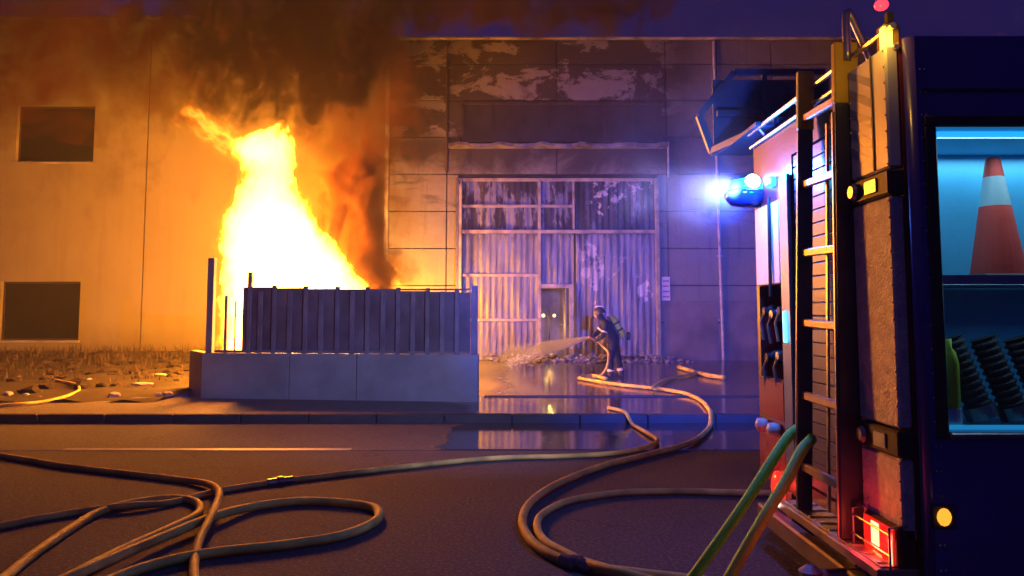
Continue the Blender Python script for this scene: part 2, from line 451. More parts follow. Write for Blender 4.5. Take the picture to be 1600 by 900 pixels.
# gate -------------------------------------------------------------
def gate_mat():
    m = bpy.data.materials.new('scorched_gate_sheet'); m.use_nodes = True; nt = m.node_tree
    bs = nt.nodes['Principled BSDF']; P = worldpos(nt); x, y, z = sep(nt, P)[0:3]
    n1 = NOISE(nt, MAPV(nt, P, (2.6, 1, 0.7), (1, 0, 3)), 1.1, 7, 0.72, 0.1)
    n2 = NOISE(nt, MAPV(nt, P, (1.0, 1, 0.8), (5, 0, 1)), 0.9, 6, 0.7, 0.2)
    hi = RNG(nt, z, 3.75, 4.1)
    th = M_(nt, 'ADD', n1, M_(nt, 'MULTIPLY', hi, 0.04))
    burnt = RNG(nt, th, 0.50, 0.56)
    burnt = M_(nt, 'MULTIPLY', burnt, RNG(nt, z, 3.6, 4.1, 0.22, 1.0))
    rightside = RNG(nt, x, 1.2, 2.2, 0.0, 0.8)
    burnt = M_(nt, 'MAXIMUM', burnt, M_(nt, 'MULTIPLY', M_(nt, 'MULTIPLY', hi, rightside), RNG(nt, n1, 0.35, 0.45)))
    peel = M_(nt, 'MULTIPLY', RNG(nt, n2, 0.57, 0.60), RNG(nt, x, 1.6, 2.4))
    low = M_(nt, 'MULTIPLY', RNG(nt, z, 1.2, 2.6, 1.0, 0.0), RNG(nt, n2, 0.35, 0.6))
    c = MIXC(nt, NOISE(nt, P, 3, 6), (0.19, 0.19, 0.22), (0.30, 0.29, 0.31))
    c = MIXC(nt, M_(nt, 'MULTIPLY', low, 0.55), c, (0.14, 0.09, 0.06))
    c = MIXC(nt, burnt, c, (0.045, 0.035, 0.03))
    c = MIXC(nt, peel, c, (0.62, 0.55, 0.48))
    nt.links.new(c, bs.inputs['Base Color']); bs.inputs['Roughness'].default_value = 0.45; bs.inputs['Metallic'].default_value = 0.15
    bp = nt.nodes.new('ShaderNodeBump'); bp.inputs['Strength'].default_value = 0.2; bp.inputs['Distance'].default_value = 0.01
    nt.links.new(n1, bp.inputs['Height']); nt.links.new(bp.outputs['Normal'], bs.inputs['Normal'])
    return m
gm = gate_mat()
gfm = mat('gate_frame_paint', (0.46, 0.37, 0.22), 0.5, 0.1, var=0.45, scale=3, bump=0.4, bscale=12)
gz0 = 0.30
gate = thing('gate', ((gx0 + gx1) / 2, BY, gz0), 'tall corrugated metal gate with scorched upper panels and a small open wicket door', 'gate')
def sheet(x0, x1, z0, z1, yy=BY + 0.06, lean=0.0):
    bb = MB(); n = max(3, int((x1 - x0) / 0.044)); rowa = []; rowb = []
    nz = max(2, int((z1 - z0) / 0.35))
    rr = []
    for j in range(nz + 1):
        z = z0 + (z1 - z0) * j / nz; row = []
        for i in range(n + 1):
            t = i % 4
            d = (-0.013 if t in (1, 2) else 0.0)
            row.append((x0 + (x1 - x0) * i / n, yy + d + random.uniform(-.006, .006) * (0 < j < nz) + 0.02 * math.sin(x0 + i * .3 + j), z))
        rr.append(row)
    bb.grid(rr); return bb.build('corrugated_sheet', gm, gate)
vx = [gx0 + 0.09, X(843), X(897), gx1 - 0.09]
zt = gz1 - 0.07; z362 = Z(362); z322 = Z(322); z430 = Z(430); z500 = Z(500); zd = Z(447)
sheet(vx[0], vx[1] - .05, z322 + .03, zt); sheet(vx[0], vx[1] - .05, z362 + .06, z322 - .03)
sheet(vx[1] + .05, vx[2] - .03, z322 + .03, zt); sheet(vx[1] + .05, vx[2] - .03, z362 + .06, z322 - .03)
sheet(vx[2] + .03, (vx[2] + vx[3]) / 2, z362 + .06, zt); sheet((vx[2] + vx[3]) / 2, vx[3], z362 + .06, zt)
sheet(vx[0], vx[1] - .05, z430 + .03, z362 - .06); sheet(vx[0], vx[1] - .05, z500 + .04, z430 - .03); sheet(vx[0], vx[1] - .05, gz0, z500 - .04)
sheet(vx[1] + .05, vx[2], zd + .05, z362 - .06)
sheet(vx[2] + .06, (vx[2] + vx[3]) / 2, gz0, z362 - .06); sheet((vx[2] + vx[3]) / 2, vx[3], gz0, z362 - .06)
def gbar(name, a, b_, w=0.1, h=0.09):
    bb = MB(); bb.bar(a, b_, w, h, up=(0, 1, 0), bevel=0.006); bb.build(name, gfm, gate)
yf = BY + 0.0
gbar('side_post', (gx0 + .04, yf - .02, gz0 - .05), (gx0 + .04, yf - .02, gz1), 0.11, 0.14)
gbar('side_post', (gx1 - .04, yf - .02, gz0 - .05), (gx1 - .04, yf - .02, gz1), 0.11, 0.14)
gbar('lintel', (gx0 + .10, yf, gz1 - .035), (gx1 - .10, yf, gz1 - .035), 0.09, 0.07)
gbar('rail', (gx0 + .10, yf, z362), (gx1 - .10, yf, z362), 0.1, 0.13)
gbar('rail', (gx0 + .10, yf + .002, z322), (X(897) - .03, yf + .002, z322), 0.08, 0.05)
gbar('rail', (gx0 + .10, yf + .002, z430), (X(843) - .045, yf + .002, z430), 0.08, 0.06)
gbar('rail', (gx0 + .10, yf + .002, z500), (X(843) - .045, yf + .002, z500), 0.08, 0.10)
gbar('mullion', (X(843), yf - .004, gz0), (X(843), yf - .004, gz1 - .075), 0.09, 0.09)
gbar('mullion', (X(897), yf - .003, z362 + .07), (X(897), yf - .003, gz1 - .075), 0.06, 0.07)
gbar('door_frame', (X(893), yf - .006, gz0), (X(893), yf - .006, zd), 0.12, 0.09)
gbar('door_frame', (X(843) + .05, yf - .006, zd), (X(893) + .06, yf - .006, zd), 0.12, 0.08)
# open wicket door leaf folded inwards
bb = MB(); bb.box((X(886) - .045, BY + 0.12, gz0 + .03), (X(886), BY + 0.95, zd - .06), 0.01)
dl = bb.build('door_leaf', gm, gate)
bb = MB(); bb.tube([(X(886) - .06, BY + .8, 1.3), (X(886) - .12, BY + .8, 1.3), (X(886) - .12, BY + .7, 1.3)], 0.012, 8); bb.build('handle', pm, dl)
# steel guide post left of the gate (stands proud, sunlit by the fire)
bb = MB(); bb.box((X(716) - .05, BY - 0.42, 0.2), (X(716) + .03, BY - 0.34, Z(281)), 0.008)
bb.box((X(716) - .05, BY - 0.34, Z(290)), (X(716) + .03, BY - 0.01, Z(284)), 0.004)
gp_ = bb.build('guide_post', mat('steel_post', (0.16, 0.15, 0.17), 0.5, 0.4, var=0.3), gate)
# back room partition behind the door (things glow faintly on it)
bb = MB(); bb.box((X(800), BY + 2.2, 0.28), (X(960), BY + 2.35, 3.2)); bb.build('partition_wall', mat('inner_wall', (0.35, 0.28, 0.22), 0.85, var=0.5, scale=1.5), wh)
# notice on the wall
bb = MB(); sx, sz = X(1040), Z(451)
bb.box((sx - .12, BY - 0.045, sz - .34), (sx + .12, BY - 0.03, sz + .34), 0.004)
nt_ = thing('notice_board', (sx, BY - .03, sz - .34), 'small pale notice board on the wall right of the gate', 'sign')
bb.build('board', mat('notice_white', (0.75, 0.66, 0.64), 0.5, var=0.1), nt_)
for k in range(4):
    bb = MB(); z0 = sz + .24 - k * .15; bb.box((sx - .09, BY - 0.049, z0 - .045), (sx + .09, BY - 0.0455, z0)); bb.build('printed_line', mat('notice_red', (0.5, 0.2, 0.2), 0.5), nt_)

# rubble at the foot of the gate
rub = mat('rubble', (0.28, 0.24, 0.20), 0.85, var=0.6, scale=3, bump=0.6)
bb = MB()
for i in range(420):
    px = random.gauss(940, 70) if i % 3 else random.uniform(760, 1035)
    if not 750 < px < 1075: continue
    yy = BY - abs(random.gauss(0.15, 0.3)) - 0.1
    r = random.uniform(0.02, 0.085)
    xw = X(px); h = lot_z(xw, yy)
    bb.blob((xw, yy, h + r * .4 + max(0, 0.18 - (BY - yy) * .35) * random.random()), r, 1, 0.35, (1.3, 1, .7))
ro = bb.build('rubble', rub, kind='stuff', label='heap of broken rubble and charred bits along the gate foot', cat='rubble')
# twisted sheet pieces leaning at the gate foot
for k, (px, py, w, lab) in enumerate([(868, 566, .5, 'bent charred sheet lying under the wicket door'), (925, 563, .45, 'curled scorched sheet strip right of the wicket door'),
                             (985, 564, .5, 'crumpled pale sheet scrap behind the firefighter'), (1015, 560, .3, 'narrow curled scrap beside the right gate post')]):
    c = Vector((X(px), BY - .45, lot_z(X(px), BY - .45)))
    bb = MB(); rr = []
    for j in range(5):
        rr.append([(c.x + (i / 8 - .5) * w * 1.6, c.y + .1 * j + .05 * math.sin(i * 1.7 + k), c.z + .01 + .13 * abs(math.sin(i * .9 + k + j * .5))) for i in range(9)])
    bb.grid(rr); o = bb.build('scrap_sheet', fr if k % 2 == 0 else cop, label=lab, cat='scrap metal', loc=tuple(c))
    sm = o.modifiers.new('thick', 'SOLIDIFY'); sm.thickness = 0.006

# twin work lamps glowing inside the doorway
wl = thing('work_lamp', (X(858, 22.9), 22.9, 0.3), 'lamp pole with small yellow lights glowing inside the wicket doorway', 'lamp')
cx = X(858, 22.9)
bb = MB(); bb.tube([(cx, 22.9, 0.3), (cx, 22.9, 1.72)], 0.02, 8)
for a in (0, 2.1, 4.2): bb.tube([(cx, 22.9, .42), (cx + .3 * math.cos(a), 22.9 + .3 * math.sin(a), .31)], 0.014, 6)
bb.tube([(cx - .15, 22.9, 1.56), (cx + .22, 22.9, 1.56)], 0.015, 6)
bb.build('pole', mat('black_metal', (0.03, 0.03, 0.03), 0.4, 0.6), wl)
for px, py, r in ((849, 493, .055), (866, 493, .05), (853, 548, .07), (861, 553, .045)):
    bb = MB(); q = at(px, py, 22.75); bb.lathe([(r * .4, .12), (r, .03), (r * 1.02, 0.0)], 12, q, (0, 1, 0))
    # lens faces the camera side
    h = bb.build('lamp_head', MATS['black_metal'], wl)
    bb = MB(); bb.blob((q.x, q.y - .005 - .0, q.z), r * .92, 2, 0, (1, .5, 1)); bb.build('lens', emit('yellow_lamp', (1, .66, .16), 5), h)
lamp('work_lamp_light', (cx, 22.6, 1.3), (1, .5, .10), 60, 0.05, wl)

# ------------------------------------------------------------------ left building
plaster = None
def plaster_mat():
    m = bpy.data.materials.new('cream_plaster'); m.use_nodes = True; nt = m.node_tree
    bs = nt.nodes['Principled BSDF']; P = worldpos(nt); z = sep(nt, P)[2]
    a = NOISE(nt, P, 0.5, 6, 0.6); s = NOISE(nt, MAPV(nt, P, (3, 1, 0.25)), 0.9, 5, 0.65)
    c = MIXC(nt, a, (0.32, 0.27, 0.14), (0.42, 0.36, 0.20))
    c = MIXC(nt, RNG(nt, s, 0.5, 0.75, 0, 0.2), c, (0.18, 0.14, 0.11))
    sp = NOISE(nt, MAPV(nt, P, (.8, 1, .6), (4, 0, 9)), 0.6, 7, 0.65, 0.3)
    c = MIXC(nt, M_(nt, 'MULTIPLY', RNG(nt, sp, 0.45, 0.68, 0, 0.7), RNG(nt, sep(nt, P)[0], -15.0, -8.0, 0.3, 1.0)), c, (0.09, 0.055, 0.03))
    c = MIXC(nt, RNG(nt, z, 0.3, 1.6, 0.6, 0.0), c, (0.16, 0.11, 0.08))
    nt.links.new(c, bs.inputs['Base Color']); bs.inputs['Roughness'].default_value = 0.85
    bp = nt.nodes.new('ShaderNodeBump'); bp.inputs['Strength'].default_value = 0.35; bp.inputs['Distance'].default_value = 0.01
    nt.links.new(NOISE(nt, P, 30, 4), bp.inputs['Height']); nt.links.new(bp.outputs['Normal'], bs.inputs['Normal'])
    return m
plaster = plaster_mat()
LY = 22.45
lh = thing('plastered_building', (-12, LY, 0.4), 'two storey plastered building glowing orange in the firelight with square windows', 'building')
ztop = at(300, 30, LY).z
wins = [(14, 165, 137, 253), (2, 440, 126, 532)]
def lX(px): return (px - 800) / FPX * LY
def lZ(py): return at(800, py, LY).z
xa, xb = lX(2) - 0.0, lX(137)
Zs = sorted([0.0, lZ(532), lZ(440), lZ(253), lZ(165), ztop])
bb = MB()
xg = lX(222)
bb.box((-30, LY, 0), (lX(2), LY + .3, ztop))
bb.box((lX(137), LY, 0), (xg - .025, LY + .3, ztop)); bb.box((xg + .025, LY, 0), (bx0 - .12, LY + .3, ztop))
bb.box((lX(2), LY, 0), (lX(137), LY + .3, lZ(532))); bb.box((lX(2), LY, lZ(440)), (lX(137), LY + .3, lZ(253)))
bb.box((lX(2), LY, lZ(165)), (lX(137), LY + .3, ztop)); bb.box((lX(126), LY, lZ(532)), (lX(137), LY + .3, lZ(440)))
bb.box((lX(2), LY, lZ(253)), (lX(14), LY + .3, lZ(165)))
bmesh.ops.remove_doubles(bb.bm, verts=bb.bm.verts, dist=1e-4)
bb.build('wall', plaster, lh)
bb = MB(); bb.box((xg - .024, LY + .05, 0), (xg + .024, LY + .28, ztop - .01)); bb.build('joint_filler', dark_core, lh)
bb = MB(); bb.box((-30, LY - .07, ztop + .002), (bx0 - .12, LY + .35, ztop + .09), .01); bb.build('parapet_cap', cop, lh)
bb = MB(); bb.box((-30, LY + .31, ztop - .5), (bx0 - .12, LY + 14, ztop - .4)); bb.build('roof', dark_core, lh)
bb = MB(); bb.box((-29.9, LY + 1.2, 0.1), (bx0 - .2, LY + 1.3, ztop - .5)); bb.build('inner_partition', dark_core, lh)
win_m = mat('window_frame', (0.05, 0.035, 0.03), 0.5, var=0.3)
glass = mat('dark_glass', (0.004, 0.004, 0.005), 0.2, var=0.3, bump=0.05, bscale=3, spec=0.08)
for (x0, y0, x1, y1) in wins:
    a, c, z0, z1 = lX(x0), lX(x1), lZ(y1), lZ(y0)
    bb = MB(); w = 0.05
    bb.box((a, LY + .12, z0), (a + w, LY + .18, z1)); bb.box((c - w, LY + .12, z0), (c, LY + .18, z1))
    bb.box((a + w, LY + .12, z0), (c - w, LY + .18, z0 + w)); bb.box((a + w, LY + .12, z1 - w), (c - w, LY + .18, z1))
    mid = (a + c) / 2; bb.box((mid - .012, LY + .163, z0 + w), (mid + .012, LY + .18, z1 - w))
    wf = bb.build('window', win_m, lh)
    for k in (0, 1):
        q0, q1 = (a + w, mid - .001) if k == 0 else (mid + .001, c - w)
        bb = MB(); bb.box((q0, LY + .15, z0 + w), (q1, LY + .16, z1 - w)); bb.build('pane', glass, wf)
    bb = MB(); bb.box((a - .05, LY - .05, z0 - .06), (c + .05, LY + .12, z0 - .002), .008); bb.build('sill', cop, wf)

# ------------------------------------------------------------------ walled enclosure with fence
ca, cb_ = Vector((-5.49, 13.68, 0.126)), Vector((-0.575, 13.08, 0.126))
along = (cb_ - ca); ln = along.length; ux = along.normalized(); uy = Vector((-ux.y, ux.x, 0))
ang = math.atan2(ux.y, ux.x)
RZ = Matrix.Rotation(ang, 3, 'Z')
def enc(u, v, z): return ca + ux * u + uy * v + Vector((0, 0, z))
encl = thing('low_wall', tuple(ca), 'low concrete block wall round the burning enclosure', 'wall')
cw = mat('wall_concrete', (0.30, 0.30, 0.29), 0.8, var=0.22, scale=1.6, bump=0.35, bscale=22)
H_ = 0.79
def local_boxes(lst, name, m, parent, bevel=0.008):
    bb = MB()
    for lo, hi in lst: bb.box(lo, hi, bevel)
    for v in bb.bm.verts: v.co = RZ @ v.co + ca
    return bb.build(name, m, parent)
cuts = [0, 1.62, 2.83, ln]
for i in range(3):
    local_boxes([((cuts[i] + .006, 0, -.1), (cuts[i + 1] - .006, .16, H_))], 'wall_panel', cw, encl)
bb = MB(); bb.bar(Vector((-5.43, 13.86, H_ / 2 + .06)), Vector((-6.12, 14.9, H_ / 2 + .06)), .16, H_ + .12, up=(0, 0, 1)); bb.build('wall_panel', cw, encl)
fence = thing('panel_fence', tuple(enc(0, .08, H_)), 'dark grey sheet metal fence with upright ribs standing on the low wall', 'fence')
fm = mat('fence_steel', (0.27, 0.24, 0.27), 0.5, 0.3, var=0.25, scale=3, bump=0.2)
fs = mat('fence_sheet', (0.19, 0.15, 0.17), 0.6, 0.2, var=0.35, scale=2, bump=0.3, bscale=10)
def U(px):   # pixel -> distance along the wall
    k = (px - 800) / FPX
    # ca + ux*u : x = k*y
    return (k * ca.y - ca.x) / (ux.x - k * ux.y)
def Zf(px, py): 
    u = U(px); return at(px, py, (ca + ux * u).y).z - ca.z
U0 = U(376)
posts = [388, 427, 476, 526, 573, 621, 667, 713]
ribs = [405, 451, 500, 549, 597, 644, 690]
def upright(px, top_px, w, d, name='post', v=0.04, m=None, z0=H_):
    u = U(px); zt = Zf(px, top_px)
    return local_boxes([((u - w / 2, v, z0), (u + w / 2, v + d, zt))], name, m or fm, fence, 0.005)
upright(327, 403, .12, .10); upright(352, 461, .05, .05); upright(388, 425, .07, .07)
upright(740, 446, .10, .10)
for i, px in enumerate(posts[1:]): upright(px, 445 + (px - 388) * 0.018, .075, .05)
for px in ribs: upright(px, 455, .085, .03, 'rib', .055)
upright(366, 470, .025, .03, 'thin_bar', .06)
edges = [376] + posts[1:] + [734]
for a, c in zip(edges, edges[1:]):
    u0, u1 = U(a), U(c); zt = Zf((a + c) / 2, 448 + (a - 376) * 0.026)
    local_boxes([((u0 + .004, .092, H_ + .03), (u1 - .004, .10, zt))], 'sheet_panel', fs, fence, 0.0)
local_boxes([((U(335), .05, H_ + .005), (U(733), .12, H_ + .055))], 'bottom_rail', fm, fence)
local_boxes([((U(376), .104, Zf(376, 452) - .03), (U(733), .135, Zf(376, 452)))], 'top_rail', fm, fence)

# ------------------------------------------------------------------ weeds, dry grass and debris on the earth bank
gm_ = mat('dry_grass', (0.08, 0.05, 0.022), 0.8, var=0.4, scale=2, bump=0)
bb = MB()
for i in range(5200):
    x = random.uniform(-19, -5.9); y = random.uniform(14.6, 22.2)
    y = 14.6 + 7.6 * (random.random() ** 0.55)
    cl = math.sin(x * 2.1) * math.sin(y * 1.7 + x) 
    if cl < random.uniform(-1.2, .5): continue
    z = lot_z(x, y) - .01; h = random.uniform(.06, .30) * (1.1 if y > 19 else .6); a = random.uniform(0, 6.28); w = random.uniform(.006, .014)
    dx, dy = math.cos(a), math.sin(a); lean = random.uniform(.05, .6) * h
    v = [bb.bm.verts.new(p) for p in ((x - dy * w, y + dx * w, z), (x + dy * w, y - dx * w, z),
        (x + dx * lean * .4 + dy * w * .7, y + dy * lean * .4 - dx * w * .7, z + h * .6), (x + dx * lean * .4 - dy * w * .7, y + dy * lean * .4 + dx * w * .7, z + h * .6), (x + dx * lean, y + dy * lean, z + h))]
    bb.bm.faces.new(v[:4]); bb.bm.faces.new((v[3], v[2], v[4]))
bb.build('dry_weeds', gm_, kind='stuff', label='dry weeds and grass growing on the earth bank', cat='weeds', keep_n=True)
bb = MB()
for i in range(340):
    x = random.uniform(-19, -5.9); y = 14.2 + 7.5 * random.random() ** 0.7; r = random.uniform(.03, .13)
    bb.blob((x, y, lot_z(x, y) + r * .25), r, 1, .35, (1.5, 1.1, .7))
bb.build('earth_clods', dirt_m, kind='stuff', label='dark clods and rubble strewn over the earth bank', cat='rubble')
deb = mat('pale_debris', (0.5, 0.42, 0.34), 0.7, var=0.4, scale=4)
spots = [(178, 621, .09, 'largest pale rounded lump of debris at the bank edge'), (232, 571, .10, 'broken pale slab on the bank near the wall joint'),
         (250, 588, .09, 'flat pale shard right of the broken slab'), (222, 603, .10, 'long thin pale shard in the middle of the bank'),
         (262, 618, .07, 'small grey stone nearest the low wall on the bank edge'), (248, 618, .05, 'tiny grey stone beside the one near the low wall'),
         (40, 620, .06, 'pale stone inside the loop of the thin hose'), (62, 623, .05, 'smaller stone right of the one in the thin hose loop'),
         (12, 618, .07, 'stone at the far left edge of the bank'), (28, 590, .05, 'little upright pale shard at the left of the bank'),
         (140, 596, .06, 'pale chip beside the bend of the thin hose'), (200, 560, .08, 'dusty rock among the weeds under the wall joint')]
for k, (px, py, r, lab) in enumerate(spots):
    p = gp(px, py, 0.14)
    for _ in range(6): p = gp(px, py, lot_z(p.x, p.y) if p.y > 13.2 else .13)
    bb = MB(); bb.blob((p.x, p.y, p.z + r * .35), r, 2, .16, ((2.2, 1, .4) if 'shard' in lab or 'slab' in lab else (1.2, 1, .75)), seed=k)
    bb.build('debris_chunk', deb, label=lab, cat='debris', group='pale debris on the earth bank', loc=tuple(p))

# ------------------------------------------------------------------ hoses
hose_y = mat('hose_yellow', (0.74, 0.54, 0.09), 0.62, var=0.45, scale=3, bump=0.5, bscale=120)
hose_o = mat('hose_ochre', (0.70, 0.48, 0.10), 0.62, var=0.45, scale=3, bump=0.5, bscale=120)
hose_g = mat('hose_green', (0.36, 0.85, 0.08), 0.6, var=0.2, scale=3, bump=0.5, bscale=120)
coup = mat('coupling_alloy', (0.25, 0.24, 0.23), 0.35, 0.9, var=0.3)
def hz(p):
    if p.y < KERB_Y - .25: return 0.0
    if p.y < KERB_Y + .05: return 0.13 * (p.y - KERB_Y + .25) / .3 + .02
    if p.y < LOT_Y - .02: return .13
    return lot_z(p.x, p.y) + .01
def ground_path(pix, r, lift=0.0):
    out = []
    for q in pix:
        px, py = q[:2]; lf = (q[2] if len(q) > 2 else 0) + lift
        p = gp(px, py, r)
        for _ in range(8): p = gp(px, py, hz(p) + r + lf)
        out.append(p)
    return out
def hose(pix, r, m, label, lift=0.0, name='fire_hose', group='fire hoses lying on the road', coups=()):
    raw = ground_path(pix, r, lift) if not isinstance(pix[0], Vector) else pix
    pts = spline(raw, 8)
    for i, p in enumerate(pts):          # sag with the ground between given points
        if not isinstance(pix[0], Vector):
            p.z = max(p.z, hz(p) + r * 0.98)
    t = MB(); t.tube(pts, r, 12)
    base = pts[len(pts) // 2]
    o = t.build(name, m, smooth=True, label=label, cat='hose', group=group, loc=(base.x, base.y, base.z - r))
    for i in coups:
        p = pts[i]; d = (pts[i + 1] - pts[i - 1]).normalized()
        c = MB(); c.lathe([(r * 1.05, -.13), (r * 1.3, -.12), (r * 1.3, -.03), (r * 1.7, -.025), (r * 1.7, .025), (r * 1.3, .03), (r * 1.3, .12), (r * 1.05, .13)], 14, p, d)
        for s_ in (-1, 1):
            sd = d.cross(Vector((0, 0, 1))).normalized(); c.box(p + sd * s_ * r * 1.7 - Vector((.015, .015, .012)), p + sd * s_ * r * 2.2 + Vector((.015, .015, .012)))
        c.build('coupling', coup, o)
    return o
G1 = 'fire hoses lying on the road'
hose([(-260, 690), (-120, 700), (0, 712), (100, 728), (200, 740), (285, 750), (325, 756, .02), (342, 768, .06), (337, 790, .07), (324, 818, .06), (311, 845, .03), (304, 875), (303, 910), (308, 990)], .030, hose_y,
     'hose running in from the left edge and bending sharply down toward the camera')
hose([(-60, 960), (10, 900), (60, 860), (110, 826), (150, 802), (200, 787), (260, 779), (295, 781), (312, 790), (305, 806), (265, 826), (200, 855), (130, 890), (80, 925), (-20, 1010)], .032, hose_y,
     'hose folded in a tight hairpin beside the sharply bent hose at left')
hose([(-160, 850), (0, 822), (60, 810), (130, 799), (200, 790, .02), (262, 786), (320, 772), (345, 766), (438, 752), (600, 733), (760, 717), (880, 713), (950, 709), (1005, 700), (1027, 689), (1012, 677), (975, 657), (951, 637)], .028, hose_o,
     'long hose crossing the road from the left edge to the puddle before the gate', coups=(64,))
hose([(20, 985), (170, 908), (250, 880), (330, 864), (440, 852), (530, 838), (580, 819), (592, 805), (583, 793), (540, 786), (470, 783), (400, 791), (340, 805, .03), (262, 836, .03), (185, 868, .04), (100, 906, .04), (-40, 975)], .035, hose_y,
     'thick hose making the long closed loop at centre left of the road')
hose([(905, 591), (960, 600), (1040, 609), (1085, 620), (1108, 640), (1108, 668), (1078, 692), (1010, 711), (940, 729), (870, 757), (829, 785), (816, 815), (832, 847), (872, 872), (935, 888), (1010, 898), (1130, 915), (1250, 960)], .034, hose_o,
     'hose sweeping from the firefighter round the outer right loop to the truck', coups=(108,))
hose([(1290, 778), (1220, 772), (1150, 770), (1050, 768), (960, 771), (890, 783), (851, 801), (839, 820), (852, 846), (900, 873), (945, 888, .05), (1000, 903, .05), (1090, 930), (1200, 990)], .030, hose_o,
     'hose forming the inner right loop in front of the truck')
hose([(905, 591), (925, 587), (948, 592, .01)], .04, hose_o, 'short thick end of hose lying by the boots of the firefighter', group='hoses in the yard')
hose([(1018, 606, .04), (1045, 592), (1075, 586), (1092, 583)], .03, hose_o, 'thin dark hose branching toward the warehouse wall', group='hoses in the yard')
hose([(1060, 575), (1090, 582), (1110, 587), (1132, 590)], .05, hose_o, 'thick orange hose stub lying right of the firefighter', group='hoses in the yard', coups=(8,))
hose([(-120, 648), (0, 634), (60, 629), (98, 621), (122, 611), (119, 601), (98, 597), (84, 594)], .03, hose_o, 'thin hose curling on the edge of the earth bank at far left', group='hoses on the bank')
# hoses hanging from the truck to the road
def hang(pix, r, label):
    pts = [at(px, py, D) for px, py, D in pix]
    for p in pts: p.z = max(p.z, r)
    return hose(pts, r, hose_g, label, name='fire_hose', group='green hoses hanging from the truck')
hang([(1250, 668, 4.55), (1232, 682, 4.45), (1205, 722, 4.35), (1165, 785, 4.25), (1120, 850, 4.2), (1080, 905, 4.2), (1040, 950, 4.2), (1000, 972, 4.1)], .030, 'green hose hanging from the truck, the left of the two')
hang([(1268, 686, 4.35), (1252, 705, 4.25), (1228, 752, 4.15), (1190, 815, 4.05), (1145, 893, 4.0), (1110, 960, 3.95), (1080, 990, 3.8)], .030, 'green hose hanging from the truck, the right of the two')

# ------------------------------------------------------------------ fire truck
TX = 1.79; TY0 = 3.40; TY1 = 5.62
red = mat('red_paint', (0.42, 0.018, 0.015), 0.3, var=0.12, scale=2, bump=0.05, coat=0.5)
darkred = mat('grimy_red_paint', (0.16, 0.02, 0.025), 0.4, var=0.3, scale=2, bump=0.1)
white = mat('white_paint', (0.78, 0.76, 0.74), 0.4, var=0.15, scale=3, bump=0.1)
perf = mat('textured_panel', (0.82, 0.74, 0.64), 0.6, 0.0, var=0.2, scale=20, bump=0.8, bscale=70)
blk = mat('black_rubber', (0.025, 0.025, 0.028), 0.6, var=0.3)
alu = mat('aluminium', (0.45, 0.45, 0.46), 0.35, 0.85, var=0.2, scale=4)
blue_lit = mat('blue_lit_body_paint', (0.09, 0.06, 0.42), 0.35, var=0.2, scale=1.5, bump=0.05, coat=0.3)  # red bodywork, with the blue light falling on it put into the colour
tr = thing('fire_truck', (TX, (TY0 + TY1) / 2, 0), 'fire engine at the right with its blue beacon lit and a side locker open', 'fire truck')
def tbox(name, lo, hi, m, bevel=.006, parent=None, lab=None):
    bb = MB(); bb.box(lo, hi, bevel); return bb.build(name, m, parent or tr, label=lab)
TH = 2.86
lx0, lx1, lz0, lz1 = 1.905, 3.2, 1.088, 2.44
# side wall toward the camera, with the locker opening
bb = MB()
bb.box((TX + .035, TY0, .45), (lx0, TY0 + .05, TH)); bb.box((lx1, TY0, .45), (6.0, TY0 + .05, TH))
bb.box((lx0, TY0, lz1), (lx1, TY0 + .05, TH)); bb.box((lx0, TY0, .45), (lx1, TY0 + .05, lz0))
bb.build('side_wall', blue_lit, tr)
tbox('locker_frame', (lx0 - .055, TY0 - .014, lz1 + .002), (lx1, TY0 - .001, lz1 + .05), blk)
tbox('locker_frame', (lx0 - .055, TY0 - .014, lz0 - .03), (lx0 - .002, TY0 - .001, lz1), blk)
tbox('locker_sill', (lx0, TY0 - .02, lz0 - .03), (lx1, TY0 + .03, lz0 - .002), alu)
tbox('side_seam', (TX + .05, TY0 - .006, 2.60), (6.0, TY0 - .001, 2.615), blk, 0)
# locker interior
lw = mat('locker_lining_cyan_lit', (0.06, 0.48, 0.80), 0.5, 0.0, var=0.1, scale=3, bump=0.1)  # cyan of the locker light is put into the lining colour
bb = MB(); by = 4.02
bb.box((lx0 - .02, by, lz0), (lx1 + .02, by + .02, lz1)); bb.box((lx0 - .02, TY0 + .052, lz0), (lx0 - .001, by, lz1)); bb.box((lx1 + .001, TY0 + .052, lz0), (lx1 + .02, by, lz1))
bb.box((lx0 - .02, TY0 + .052, lz0 - .02), (lx1 + .02, by + .02, lz0 - .001)); bb.box((lx0 - .02, TY0 + .052, lz1 + .001), (lx1 + .02, by + .02, lz1 + .02))
lk = bb.build('locker', lw, tr)
bb = MB(); bb.box((lx0 + .003, 3.50, 1.735), (lx1 - .003, by - .003, 1.752)); bb.box((lx0 + .003, 3.49, 1.735), (lx1 - .003, 3.499, 1.778)); bb.build('shelf', alu, lk)
bb = MB(); bb.box((lx0 + .05, 3.47, lz1 - .03), (lx1 - .05, 3.50, lz1 - .004)); bb.build('light_strip', emit('cyan_strip', (.02, .42, 1), 1.1), lk)
bb = MB(); bb.box((lx0 + .02, 3.462, lz0 + .001), (lx1 - .05, 3.475, lz0 + .02)); bb.build('edge_light', emit('cyan_strip_dim', (.02, .42, 1), 0.45), lk)
bb = MB(); bb.lathe([(.006, 0), (.006, .01)], 8, (2.12, by - .001, 2.33), (0, -1, 0)); bb.build('rivet', blk, lk)
lamp('locker_light', (2.5, 3.56, lz1 - .04), (.6, .85, 1), 3, parent=tr, typ='AREA', rot=(R(-14), 0, 0), size=(1.1, .05))
lamp('locker_light_rear', (2.5, 3.93, lz1 - .03), (.55, .85, 1), 2.0, parent=tr, typ='AREA', rot=(R(8), 0, 0), size=(1.1, .05))
